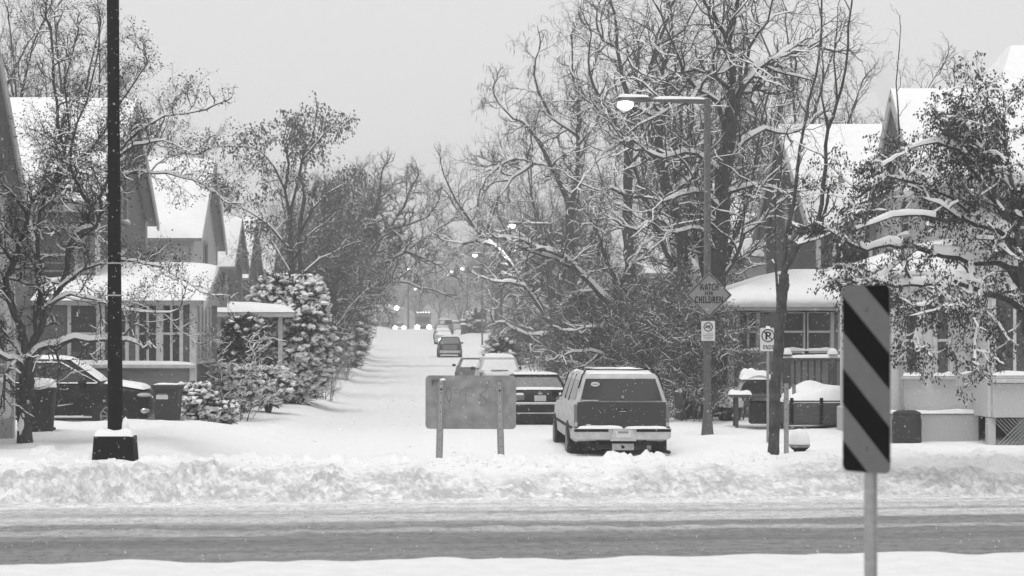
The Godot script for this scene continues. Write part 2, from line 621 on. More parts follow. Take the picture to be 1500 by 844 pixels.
func build_road() -> void:
	var size := Vector2i(1024, 512)
	var im := Image.create(size.x, size.y, false, Image.FORMAT_L8)
	var a := FastNoiseLite.new(); a.seed = 5; a.frequency = 0.02; a.fractal_octaves = 4
	var s := FastNoiseLite.new(); s.seed = 8; s.frequency = 0.11; s.fractal_octaves = 3
	for y in size.y:
		var e := 16.0 + 12.4 * y / size.y # metres across the road, 28.4 at the far bank
		for x in size.x:
			var st := a.get_noise_2d(x * 0.18, y * 3.0)   # long streaks left by tyres
			var fi := s.get_noise_2d(x * 0.9, y * 2.2)
			var wob := e + 0.18 * a.get_noise_2d(x * 0.5, 300.0) + 0.07 * st
			var l := 0.20
			l = lerpf(l, 0.165, smoothstep(22.6, 22.9, wob) * (1.0 - smoothstep(23.2, 23.6, wob)))
			l = lerpf(l, 0.36, smoothstep(23.9, 24.15, wob) * (1.0 - smoothstep(24.3, 24.5, wob)))
			l = lerpf(l, 0.22, smoothstep(24.4, 24.6, wob) * (1.0 - smoothstep(24.9, 25.3, wob)))
			l = lerpf(l, 0.52, smoothstep(25.0, 25.7, wob))
			l = lerpf(l, 0.40, smoothstep(26.0, 26.2, wob) * (1.0 - smoothstep(26.3, 26.6, wob)))
			l = lerpf(l, 0.70, smoothstep(26.7, 27.5, wob))
			l *= 1.0 + 0.24 * st + 0.34 * fi + 0.2 * s.get_noise_2d(x * 4.0, y * 5.0)
			if s.get_noise_2d(x * 2.4, y * 4.0 + 900.0) > 0.42: l *= 0.62
			im.set_pixel(x, y, grey(clampf(l, 0.05, 0.8)))
	var m := mat("slush", 1.0, 0.75)
	m.albedo_color = Color.WHITE
	m.albedo_texture = ImageTexture.create_from_image(im)
	m.normal_enabled = true
	m.normal_texture = normal_tex(55, 0.05, 3.0)
	var xs := steps([[-60.0, -9.0, 1.5], [-9.0, 12.0, 0.22], [12.0, 70.0, 1.5]])
	var b := MB.new()
	var es := steps([[16.0, 28.4, 0.05]])
	for e in es:
		for x in xs:
			var d := e + 0.11 * x
			var h := 0.035 * n3.get_noise_2d(x * 0.16, e * 4.2) + 0.012 * n3.get_noise_2d(x * 3.0, e * 4.0) + 0.05 * exp(-pow((e - 24.25 - 0.2 * n1.get_noise_1d(x)) / 0.13, 2.0)) * (0.6 + n3.get_noise_1d(x * 1.3)) + 0.06 * smoothstep(25.0, 27.6, e)
			b.v.append(Vector3(x, h, -d))
			b.uv.append(Vector2((x + 8.0) / 24.0, (e - 16.0) / 12.4))
	var w := xs.size()
	b.n.resize(b.v.size())
	for j in es.size():
		for i in w:
			var k := j * w + i
			var dx := b.v[k + (1 if i < w - 1 else 0)] - b.v[k - (1 if i > 0 else 0)]
			var dz := b.v[k + (w if j < es.size() - 1 else 0)] - b.v[k - (w if j > 0 else 0)]
			b.n[k] = dx.cross(dz).normalized()
			if j < es.size() - 1 and i < w - 1:
				b.ix.append_array(PackedInt32Array([k, k + w, k + 1, k + 1, k + w, k + w + 1]))
	structure("road", b, m)


func build_near_bank() -> void:
	var xs := steps([[-40.0, -6.0, 1.0], [-6.0, 9.0, 0.08], [9.0, 40.0, 1.0]])
	var es := steps([[1.0, 13.0, 0.6], [13.0, 18.6, 0.07]])
	var b := MB.new()
	for e in es:
		for x in xs:
			var d := e + 0.11 * x
			var edge := 17.15 + 0.10 * n1.get_noise_1d(x * 1.1) + 0.12 * n3.get_noise_1d(x * 1.5 + 5.0)
			var h := 0.52 + 0.02 * n1.get_noise_2d(x * 0.8, e * 0.8) + 0.035 * n3.get_noise_1d(x * 0.7) * smoothstep(14.0, 17.0, e) + 0.12 * (1.0 - smoothstep(8.0, 16.0, e))
			h = lerpf(h, -0.06, smoothstep(edge - 0.25, edge + 0.75, e))
			b.v.append(Vector3(x, h, -d))
	var w := xs.size()
	b.n.resize(b.v.size())
	for j in es.size():
		for i in w:
			var k := j * w + i
			var dx := b.v[k + (1 if i < w - 1 else 0)] - b.v[k - (1 if i > 0 else 0)]
			var dz := b.v[k + (w if j < es.size() - 1 else 0)] - b.v[k - (w if j > 0 else 0)]
			b.n[k] = dx.cross(dz).normalized()
			if j < es.size() - 1 and i < w - 1:
				b.ix.append_array(PackedInt32Array([k, k + w, k + 1, k + 1, k + w, k + w + 1]))
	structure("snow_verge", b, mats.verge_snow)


# ---------------------------------------------------------------- houses
func window(parent: Node, at: Vector3, w: float, h: float, dir: Vector3, frame: Material, panes := Vector2i(1, 2), snow_sill := true) -> MeshInstance3D: # AT is the middle of the opening on the wall, DIR points out of the wall
	var bs := Basis(Vector3.UP.cross(dir), Vector3.UP, dir)
	var f := MB.new()
	var t := 0.09
	for s in [-1.0, 1.0]:
		f.box(at + bs * Vector3(s * (w / 2 + t / 2), 0, 0.02), Vector3(t, h, 0.07), 0.008, bs)
	f.box(at + bs * Vector3(0, h / 2 + 0.06, 0.025), Vector3(w + 2 * t + 0.05, 0.12, 0.09), 0.01, bs)
	var o := part("window", f, frame, parent)
	var pw := w / panes.x
	var ph := h / panes.y
	for i in panes.x:
		for j in panes.y:
			boxpart("pane", at + bs * Vector3(-w / 2 + pw * (i + 0.5), -h / 2 + ph * (j + 0.5), 0.006 + 0.004 * j), Vector3(pw - 0.05, ph - 0.05, 0.008), mats.glass, o, 0.0, bs)
	for i in range(1, panes.x):
		boxpart("mullion", at + bs * Vector3(-w / 2 + pw * i, 0, 0.022), Vector3(0.06, h, 0.05), frame, o, 0.006, bs)
	for j in range(1, panes.y):
		boxpart("sash_bar", at + bs * Vector3(0, -h / 2 + ph * j, 0.018), Vector3(w, 0.055, 0.04), frame, o, 0.006, bs)
	boxpart("sill", at + bs * Vector3(0, -h / 2 - 0.03, 0.05), Vector3(w + 2 * t + 0.06, 0.06, 0.15), frame, o, 0.01, bs)
	if snow_sill:
		var p := MB.new()
		p.pad(at + bs * Vector3(0, -h / 2 + 0.001, 0.065), w + 2 * t, 0.13, 0.07, int(absf(at.x * 31.0)), bs, 10, 4, 0.5)
		part("snow", p, mats.snow, o, 60.0)
	return o


func slope_pad(mb: MB, x0: float, x1: float, top: Vector2, eave: Vector2, thick: float, sd: int) -> void: # top and eave are (z, y); snow lying on a pitched roof
	var run := Vector3(0, eave.y - top.y, eave.x - top.x)
	var zdir := run.normalized()
	var xdir := Vector3.RIGHT
	var ydir := zdir.cross(xdir)
	if ydir.y < 0:
		xdir = Vector3.LEFT
		ydir = zdir.cross(xdir)
	var at := Vector3((x0 + x1) / 2.0, (top.y + eave.y) / 2.0, (top.x + eave.x) / 2.0)
	mb.pad(at, absf(x1 - x0), run.length(), thick, sd, Basis(xdir, ydir, zdir), 22, 14, 0.05, 0.0)


func board_wall(parent: Node, at: Vector3, along: Vector3, dir: Vector3, length: float, y0: float, y1: float, pitch: float, m: Material, top_of = null) -> void: # lapped boards, each one a piece; AT is the wall's foot at its middle
	var shared := {}
	var y := y0
	while y < y1 - 0.03:
		var l := length
		var off := 0.0
		if top_of != null:
			var q: Vector2 = top_of.call(y + pitch * 0.5)
			l = q.y - q.x
			off = (q.x + q.y) / 2.0
			if l < 0.2: break
		var key := snappedf(l, 0.05)
		if not shared.has(key):
			var b := MB.new()
			b.box(Vector3.ZERO, Vector3(maxf(key, 0.1), minf(pitch, y1 - y0) * 1.08, 0.018), 0.004)
			shared[key] = b.mesh()
		var o := mpart("board", shared[key], m, parent)
		o.transform = Transform3D(Basis(along, Vector3.UP, along.cross(Vector3.UP)), at + along * off + Vector3(0, y + pitch / 2.0, 0) + dir * 0.016)
		o.rotate_object_local(Vector3.RIGHT, 0.07 * signf(along.cross(Vector3.UP).dot(dir)))
		y += pitch


func house(label: String, x: float, side: float, z0: float, z1: float, depth: float, eave: float, ridge: float, wallm: Material, trim: Material, boards := true, base := 0.0, zr := 0.0) -> Node3D:
	var h := thing("house", label, "house", Vector3(x, base, -z0), 0.0, "houses along the street")
	var w := z1 - z0
	var zm := (zr - z0) if zr > 0.0 else w / 2.0
	eave -= base
	ridge -= base
	var ov := 0.35
	var rings := []
	for q in ([0.0, depth] if side > 0 else [depth, 0.0]):
		var xx: float = side * q
		rings.append([Vector3(xx, -0.5, -w), Vector3(xx, eave, -w), Vector3(xx, ridge, -zm), Vector3(xx, eave, 0), Vector3(xx, -0.5, 0)])
	var b := MB.new()
	b.loft(rings)
	var wall := part("wall", b, wallm, h)
	var fm := MB.new()
	fm.box(Vector3(side * depth / 2.0, 0.0, -w / 2.0), Vector3(depth + 0.06, 0.9, w + 0.06), 0.02)
	part("foundation", fm, mats.foundation, h)
	var roof := MB.new()
	var snow: MB
	var xa := -side * ov
	var xb := side * (depth + ov)
	for s in [0, 1]:
		var ze := 0.0 if s == 0 else -w
		var out := 1.0 if s == 0 else -1.0
		var slope := (ridge - eave) / absf(-zm - ze)
		var ee := Vector3(0, eave - slope * ov, ze + out * ov)
		var rr := Vector3(0, ridge, -zm)
		var nrm := Vector3(0, absf(ee.z - rr.z), out * (ridge - ee.y)).normalized() * 0.14
		if true:
			var a := Vector3(minf(xa, xb), 0, 0)
			var c := Vector3(maxf(xa, xb), 0, 0)
			var ring1 := [a + ee, a + ee + nrm, a + rr + Vector3(0, nrm.length() * 1.1, 0), a + rr]
			var ring2 := [c + ee, c + ee + nrm, c + rr + Vector3(0, nrm.length() * 1.1, 0), c + rr]
			if s == 0:
				ring1.reverse(); ring2.reverse()
			roof.loft([ring1, ring2])
		snow = MB.new()
		slope_pad(snow, xa - side * 0.04, xb, Vector2(rr.z + 0.10 * out * 0.0, rr.y + 0.15), Vector2(ee.z + nrm.z + out * 0.04, ee.y + nrm.y - 0.02), 0.26, int(z0) + s)
		part("snow", snow, mats.snow, h, 50.0)
	var ro := part("roof", roof, mats.trim_grey, h)
	# light bargeboards up the street gable
	for s in [0, 1]:
		var ze := 0.0 if s == 0 else -w
		var out := 1.0 if s == 0 else -1.0
		var slope := (ridge - eave) / absf(-zm - ze)
		var m := MB.new()
		m.bar(Vector3(-side * (ov + 0.03), eave - slope * ov - 0.04, ze + out * ov), Vector3(-side * (ov + 0.03), ridge - 0.04, -zm), 0.05, 0.24, 0.006)
		part("bargeboard", m, trim, ro)
	for cz in [0.0, -w]:
		boxpart("corner_board", Vector3(-side * 0.02, eave / 2.0, cz + (0.02 if cz == 0.0 else -0.02)), Vector3(0.12, eave - 0.1, 0.12), trim, wall, 0.01)
	boxpart("fascia", Vector3(side * depth / 2.0, eave - 0.2, 0.03), Vector3(depth, 0.26, 0.06), trim, wall, 0.01)
	if boards:
		board_wall(wall, Vector3(side * depth / 2.0, 0, 0), Vector3(1, 0, 0), Vector3(0, 0, 1), depth - 0.1, 0.5, eave - 0.36, 0.2, wallm)
		var shape := func(y: float) -> Vector2:
			if y < eave: return Vector2(-w / 2.0, w / 2.0)
			var t := (y - eave) / (ridge - eave)
			return Vector2(-w / 2.0 + t * zm, w / 2.0 - t * (w - zm))
		var along := Vector3(0, 0, -1)
		board_wall(wall, Vector3(0, 0, -w / 2.0), along, Vector3(-side, 0, 0), w, 0.5, ridge - 0.3, 0.2, wallm, shape)
	return h


func hip_roof(mb: MB, x0: float, x1: float, z0: float, z1: float, y: float, top: Array, yt: float, th: float) -> void: # top: [x0, x1, z0, z1] of the flat or ridge at height yt
	var ring := func(q: float, inset: float, lift: float) -> Array:
		var a := lerpf(x0, top[0], q) + inset
		var b := lerpf(x1, top[1], q) - inset
		var c := lerpf(z0, top[2], q) + inset
		var d := lerpf(z1, top[3], q) - inset
		var yy := lerpf(y, yt, q) + lift
		var r := []
		for k in 5: r.append(Vector3(lerpf(a, b, k / 5.0), yy, -c))
		for k in 3: r.append(Vector3(b, yy, -lerpf(c, d, k / 3.0)))
		for k in 5: r.append(Vector3(lerpf(b, a, k / 5.0), yy, -d))
		for k in 3: r.append(Vector3(a, yy, -lerpf(d, c, k / 3.0)))
		return r
	mb.loft([ring.call(0.0, 0.05, 0.0), ring.call(0.0, 0.0, th * 0.35), ring.call(0.0, 0.06, th * 0.8), ring.call(0.12, 0.05, th * 1.05), ring.call(0.4, 0.0, th), ring.call(0.75, 0.0, th * 0.95), ring.call(1.0, -0.02, th * 0.7)])


func build_houses() -> void:
	# ---- along the left pavement
	var a := house("white sided house at the left edge behind the forked snowy tree", -7.6, -1.0, 32.4, 38.1, 8.0, 4.45, 7.4, mats.siding_light, mats.trim_white, true, 0.3, 35.1)
	window(a, Vector3(0.02, 1.75, -4.55), 0.9, 1.1, Vector3(1, 0, 0), mats.trim_white)
	var b := house("dark sided house behind the parked dark car, with enclosed porch", -7.8, -1.0, 50.0, 59.0, 9.0, 5.7, 8.6, mats.siding_brown, mats.trim_white, true, 0.0, 54.5)
	window(b, Vector3(-1.0, 4.3, 0.02), 0.9, 1.3, Vector3(0, 0, 1), mats.trim_grey)
	window(b, Vector3(-2.9, 4.3, 0.02), 0.9, 1.3, Vector3(0, 0, 1), mats.trim_grey)
	window(b, Vector3(0.02, 6.0, -4.5), 0.9, 1.3, Vector3(1, 0, 0), mats.trim_grey)
	var p := MB.new()
	var px0 := -1.1; var px1 := 2.55 # the porch, relative to the house front
	p.box(Vector3((px0 + px1) / 2.0, 1.4, -1.9), Vector3(px1 - px0, 3.4, 6.0), 0.01)
	var porch := part("porch", p, mats.siding_dark, b)
	board_wall(porch, Vector3((px0 + px1) / 2.0, 0, 1.1), Vector3(1, 0, 0), Vector3(0, 0, 1), px1 - px0 - 0.2, 0.1, 1.46, 0.16, mats.siding_mid)
	boxpart("ledge", Vector3((px0 + px1) / 2.0, 1.52, 1.17), Vector3(px1 - px0 + 0.1, 0.1, 0.22), mats.trim_white, porch, 0.015)
	var ls := MB.new()
	ls.pad(Vector3((px0 + px1) / 2.0, 1.565, 1.17), px1 - px0 + 0.05, 0.2, 0.09, 3, Basis.IDENTITY, 20, 4, 0.4)
	part("snow", ls, mats.snow, porch, 60.0)
	for w in [[-0.15, 0.62, 1], [0.62, 0.5, 1], [1.42, 0.42, 2], [2.0, 0.4, 2]]:
		window(porch, Vector3(w[0], 2.32, 1.1), w[1], 1.38, Vector3(0, 0, 1), mats.trim_white, Vector2i(w[2], 2), false)
	for zz in [0.4, -0.5, -1.4, -2.3]:
		window(porch, Vector3(px1, 2.32, zz), 0.6, 1.38, Vector3(1, 0, 0), mats.trim_white, Vector2i(1, 2), false)
	boxpart("corner_board", Vector3(px1 - 0.02, 1.5, 1.1), Vector3(0.16, 3.1, 0.16), mats.trim_white, porch, 0.01)
	var pr := MB.new()
	for s in [0, 1]:
		var zz := 1.45 if s == 0 else -5.2
		pr.bar(Vector3((px0 + px1) / 2.0, 3.08, zz), Vector3((px0 + px1) / 2.0, 4.0, -1.9), px1 - px0 + 0.5, 0.12, 0.0)
	pr.loft([[Vector3(px1 + 0.02, 3.05, 1.1), Vector3(px1 + 0.02, 3.05, -4.9), Vector3(px1 + 0.02, 3.95, -1.9)], [Vector3(px1 + 0.1, 3.05, 1.1), Vector3(px1 + 0.1, 3.05, -4.9), Vector3(px1 + 0.1, 3.95, -1.9)]])
	var proof := part("porch_roof", pr, mats.trim_grey, b)
	var bb := MB.new()
	bb.bar(Vector3(px1 + 0.3, 3.02, 1.5), Vector3(px1 + 0.3, 4.0, -1.9), 0.05, 0.2)
	part("bargeboard", bb, mats.trim_white, proof)
	var ps := MB.new()
	slope_pad(ps, px0 - 0.3, px1 + 0.34, Vector2(-1.9, 4.06), Vector2(1.5, 3.13), 0.24, 5)
	part("snow", ps, mats.snow, proof, 50.0)
	ps = MB.new()
	slope_pad(ps, px0 - 0.3, px1 + 0.34, Vector2(-1.9, 4.06), Vector2(-5.2, 3.13), 0.24, 6)
	part("snow", ps, mats.snow, proof, 50.0)
	# dark side building between them, glimpsed behind the branches
	var c := house("pale sided house with steep snowy roof beyond the porch", -6.95, -1.0, 64.0, 72.0, 9.0, 5.45, 8.1, mats.siding_light, mats.trim_white, true, 0.0, 68.0)
	window(c, Vector3(-1.6, 4.3, 0.02), 0.9, 1.2, Vector3(0, 0, 1), mats.trim_grey)
	window(c, Vector3(0.02, 4.6, -4.0), 1.0, 1.4, Vector3(1, 0, 0), mats.trim_grey)
	var cp := MB.new()
	cp.box(Vector3(1.55, 1.3, -0.8), Vector3(3.0, 2.8, 0.12), 0.01)
	var cporch := part("porch", cp, mats.siding_mid, c)
	for xx in [0.15, 1.0, 2.1, 2.95]:
		boxpart("porch_post", Vector3(xx, 1.35, 1.4), Vector3(0.14, 2.9, 0.14), mats.trim_white, cporch, 0.01)
	boxpart("canopy", Vector3(1.6, 2.86, 0.2), Vector3(3.6, 0.16, 3.0), mats.trim_white, cporch, 0.02)
	var cs := MB.new()
	cs.pad(Vector3(1.6, 2.94, 0.2), 3.66, 3.04, 0.32, 8, Basis.IDENTITY, 18, 12, 0.14)
	part("snow", cs, mats.snow, cporch, 55.0)
	boxpart("railing", Vector3(1.6, 0.75, 1.45), Vector3(2.9, 0.06, 0.08), mats.trim_white, cporch, 0.01)
	house("dark sided house fourth along the left pavement, low snowy ridge", -7.35, -1.0, 80.5, 87.5, 9.0, 5.0, 7.0, mats.siding_dark, mats.trim_grey, false, 0.0, 84.0)
	house("dark gabled house fifth along the left pavement", -7.95, -1.0, 95.0, 105.0, 9.0, 4.9, 7.85, mats.siding_dark, mats.trim_grey, false, 0.0, 100.0)
	house("low pale house with snowy roof farthest along the left pavement", -8.2, -1.0, 114.0, 123.0, 9.0, 4.4, 7.2, mats.siding_light, mats.trim_white, false, 0.0, 118.5)
	# ---- along the right pavement
	var r := house("dark sided house with enclosed front porch behind the street lamp", 11.2, 1.0, 54.2, 62.0, 9.0, 5.45, 8.25, mats.siding_dark, mats.trim_white, true, 0.0, 58.1)
	window(r, Vector3(0.9, 4.2, 0.02), 0.9, 1.35, Vector3(0, 0, 1), mats.trim_white)
	window(r, Vector3(2.5, 4.2, 0.02), 0.9, 1.35, Vector3(0, 0, 1), mats.trim_white)
	window(r, Vector3(-0.02, 5.7, -3.9), 1.0, 1.3, Vector3(-1, 0, 0), mats.trim_white)
	var ch := MB.new()
	ch.box(Vector3(2.9, 7.35, -5.0), Vector3(0.6, 1.8, 0.6), 0.02)
	part("chimney", ch, mats.foundation, r)
	var smoke := Node3D.new()
	smoke.name = "chimney_smoke"
	add_child(smoke)
	smoke.position = Vector3(14.2, 8.85, -58.9)
	tag(smoke, "faint smoke drifting from the chimney behind the dark house's snowy roof", "smoke")
	smoke.set_meta("kind", "stuff")
	for k in 5:
		var f := FogVolume.new()
		f.name = "puff"
		f.shape = RenderingServer.FOG_VOLUME_SHAPE_ELLIPSOID
		f.size = Vector3(0.5 + 0.2 * k, 0.7 + 0.16 * k, 0.6 + 0.2 * k)
		f.position = Vector3(-0.03 * k * k, 0.28 + 0.3 * k, 0)
		f.rotation = Vector3(0, 0, 0.5 + 0.1 * k)
		var fm := FogMaterial.new()
		fm.density = 0.16 / (1.0 + k)
		fm.albedo = Color(0.95, 0.95, 0.95)
		f.material = fm
		smoke.add_child(f, true)
	var q := MB.new()
	q.box(Vector3(-1.2, 1.35, 1.7), Vector3(3.8, 2.9, 4.6), 0.01) # x 8.4..12.2, z -50.2..-54.8
	var rp := part("porch", q, mats.siding_mid, r)
	for w in [[-2.62, 0.42, 2], [-1.5, 0.56, 1], [-0.82, 0.56, 1], [-0.1, 0.32, 1]]:
		window(rp, Vector3(w[0], 2.36, 4.0), w[1], 0.96, Vector3(0, 0, 1), mats.trim_white, Vector2i(w[2], 2), true)
	for zz in [3.2, 2.1, 1.0]:
		window(rp, Vector3(-3.1, 2.36, zz), 0.7, 0.96, Vector3(-1, 0, 0), mats.trim_white, Vector2i(1, 2), true)
	for cx in [-3.05, 0.62]:
		boxpart("corner_board", Vector3(cx, 1.5, 4.0), Vector3(0.16, 2.7, 0.16), mats.trim_white, rp, 0.01)
	boxpart("fascia", Vector3(-1.2, 2.93, 4.02), Vector3(3.9, 0.16, 0.1), mats.trim_white, rp, 0.01)
	var rs := MB.new()
	hip_roof(rs, -3.4, 1.0, -4.35, 0.9, 2.98, [-1.0, 1.0, -1.6, 0.2], 3.8, 0.3)
	part("snow", rs, mats.snow, rp, 55.0)
	boxpart("eave", Vector3(-1.2, 2.94, 1.7), Vector3(4.3, 0.1, 5.1), mats.trim_white, rp, 0.01)
	var s2 := house("tall narrow gabled house with pale bargeboard behind the dark-leaved tree", 11.55, 1.0, 43.4, 48.6, 6.0, 5.0, 7.85, mats.siding_light, mats.trim_white, true, 0.0, 46.0)
	window(s2, Vector3(-0.02, 5.2, -2.6), 0.8, 1.2, Vector3(-1, 0, 0), mats.trim_white)
	# stucco house, hip roofed, close to the corner
	var t := thing("house", "pale stucco house with lattice skirting beside the striped marker", "house", Vector3(9.4, 0, -39.5), 0.0, "houses along the street")
	var tb := MB.new()
	tb.box(Vector3(0.95, 1.6, -1.9), Vector3(1.9, 3.8, 3.8), 0.02)
	var tw := part("wall", tb, mats.stucco, t)
	boxpart("plinth", Vector3(0.93, 0.2, -1.88), Vector3(1.98, 1.15, 3.94), mats.stucco_low, tw, 0.03)
	var lsn := MB.new()
	lsn.pad(Vector3(0.95, 0.772, 0.075), 1.9, 0.09, 0.07, 12, Basis.IDENTITY, 24, 3, 0.9)
	part("snow", lsn, mats.snow, tw, 60.0)
	for xx in [0.6, 1.22]:
		window(tw, Vector3(xx, 2.22, 0.0), 0.24, 1.42, Vector3(0, 0, 1), mats.trim_white, Vector2i(1, 2), true)
	var pipe := MB.new()
	pipe.tube(PackedVector3Array([Vector3(0.38, 2.0, 0.09), Vector3(0.38, 0.95, 0.09), Vector3(0.44, 0.82, 0.13)]), PackedFloat32Array([0.035, 0.035, 0.035]), 8, true)
	part("downpipe", pipe, mats.trim_grey, tw)
	var tf := MB.new()
	hip_roof(tf, -0.05, 2.1, -0.15, 3.9, 3.5, [1.6, 2.1, 1.2, 2.6], 4.1, 0.26)
	part("snow", tf, mats.snow, tw, 55.0)
	boxpart("eave", Vector3(0.95, 3.46, -1.85), Vector3(2.0, 0.12, 3.96), mats.trim_grey, tw, 0.01)
	var mb2 := MB.new()
	mb2.box(Vector3(5.8, 3.12, -1.3), Vector3(8.0, 4.76, 4.8), 0.02) # its underside at 0.74 bridges the crawl space
	var mw := part("main_wall", mb2, mats.stucco, t)
	window(mw, Vector3(2.3, 2.3, 1.1), 0.72, 1.5, Vector3(0, 0, 1), mats.trim_white, Vector2i(2, 1), true)
	window(mw, Vector3(3.3, 2.3, 1.1), 0.72, 1.5, Vector3(0, 0, 1), mats.trim_white, Vector2i(2, 1), true)
	window(mw, Vector3(2.4, 4.4, 1.1), 0.8, 1.2, Vector3(0, 0, 1), mats.trim_white, Vector2i(1, 2), true)
	boxpart("window_board", Vector3(4.0, 1.45, 1.16), Vector3(4.3, 0.08, 0.2), mats.trim_white, mw, 0.01)
	for k in 4:
		boxpart("panel", Vector3(2.35 + k * 1.0, 1.07, 1.14), Vector3(0.96, 0.66, 0.05), mats.stucco_low, mw, 0.012)
	var lb := boxpart("footing", Vector3(6.3, 0.2, -2.0), Vector3(7.0, 1.08, 3.4), mats.stucco_low, mw, 0.02) # set back behind the lattice
	boxpart("pier", Vector3(1.88, 0.2, 0.98), Vector3(0.15, 1.06, 0.2), mats.stucco_low, mw, 0.01)
	for sg in [-1.0, 1.0]:
		for k in 44:
			var sl := MB.new()
			var x0 := 1.86 + k * 0.078
			sl.bar(Vector3(x0 if sg > 0 else x0 + 0.62, 0.1, 1.125 + 0.012 * sg), Vector3(x0 + 0.62 if sg > 0 else x0, 0.72, 1.125 + 0.012 * sg), 0.01, 0.026, 0.0, Vector3.BACK)
			part("slat", sl, mats.trim_grey, lb)
	var big := MB.new()
	hip_roof(big, 1.45, 10.0, -1.55, 4.1, 5.35, [2.85, 9.0, 0.85, 1.15], 8.0, 0.28)
	part("snow", big, mats.snow, mw, 45.0)
	boxpart("eave", Vector3(5.7, 5.3, -1.28), Vector3(8.6, 0.14, 5.6), mats.trim_white, mw, 0.01)
	# houses farther up on the right, mostly behind the trees
	house("pale house glimpsed between the trunks of the great bare trees", 11.6, 1.0, 73.0, 81.0, 9.0, 5.2, 8.0, mats.siding_light, mats.trim_white, false, 0.0, 77.0)
	house("grey house glimpsed beyond the leaning snowy limbs", 11.8, 1.0, 96.0, 104.0, 9.0, 5.2, 8.0, mats.siding_mid, mats.trim_white, false, 0.0, 100.0)


# ---------------------------------------------------------------- street lamps
func lamp_parts(o: Node3D, lit := true) -> void:
	var b := MB.new()
	b.loft([rect_ring(0.26, 0.26, -0.6), rect_ring(0.25, 0.25, 0.02), rect_ring(0.17, 0.17, 0.5), rect_ring(0.15, 0.15, 0.56)])
	part("base", b, mats.lamp_steel, o)
	var p := MB.new()
	p.loft([rect_ring(0.15, 0.15, 0.5), rect_ring(0.125, 0.125, 7.2), rect_ring(0.10, 0.10, 7.22)])
	part("pole", p, mats.lamp_steel, o)
	var a := MB.new()
	a.bar(Vector3(-0.02, 7.14, 0), Vector3(-1.22, 7.2, 0), 0.085, 0.085, 0.015)
	part("arm", a, mats.lamp_steel, o)
	var h := MB.new() # cobra head: flattened teardrop
	var rings := []
	for q in [[-1.18, 0.05, 0.05, 7.2], [-1.3, 0.08, 0.06, 7.2], [-1.5, 0.12, 0.075, 7.2], [-1.72, 0.14, 0.075, 7.2], [-1.88, 0.11, 0.05, 7.19], [-1.94, 0.04, 0.02, 7.18]]:
		var ring := []
		for k in 12:
			var t := TAU * k / 12
			ring.append(Vector3(q[0], q[3] + sin(t) * q[2], cos(t) * q[1]))
		rings.append(ring)
	h.loft(rings)
	var head := part("head", h, mats.lamp_steel, o, 50.0)
	var l := MB.new()
	l.blob(Vector3(-1.74, 7.09, 0), Vector3(0.17, 0.115, 0.13), 1, 0.0, 8, 14)
	part("lens", l, mats.lamp_glow if lit else mats.lens_clear, head, 60.0)
	var s := MB.new()
	s.pad(Vector3(-0.62, 7.2, 0), 1.2, 0.10, 0.06, 2, Basis.IDENTITY, 14, 4, 0.3)
	part("snow", s, mats.snow, o, 60.0)
	s = MB.new()
	s.pad(Vector3(-1.58, 7.235, 0), 0.66, 0.24, 0.07, 4, Basis.IDENTITY, 12, 6, 0.2)
	part("snow", s, mats.snow, o, 60.0)


func rect_ring(w: float, d: float, y: float, c := 0.25, at := Vector3.ZERO) -> Array: # a chamfered square, counter-clockwise from above
	var a := w / 2.0
	var b := d / 2.0
	var k := minf(a, b) * c
	var r := []
	for q in [[a, b - k], [a, -b + k], [a - k, -b], [-a + k, -b], [-a, -b + k], [-a, b - k], [-a + k, b], [a - k, b]]:
		r.append(at + Vector3(q[0], y, q[1]))
	return r


func lamp_light(o: Node3D, at: Vector3, energy: float) -> void:
	var l := SpotLight3D.new()
	l.name = "light"
	l.position = at
	l.rotation_degrees = Vector3(-90, 0, 0)
	l.spot_angle = 78.0
	l.light_energy = energy
	l.light_size = 0.2
	l.spot_range = 40.0
	l.spot_attenuation = 2.0
	l.shadow_enabled = true
	o.add_child(l)


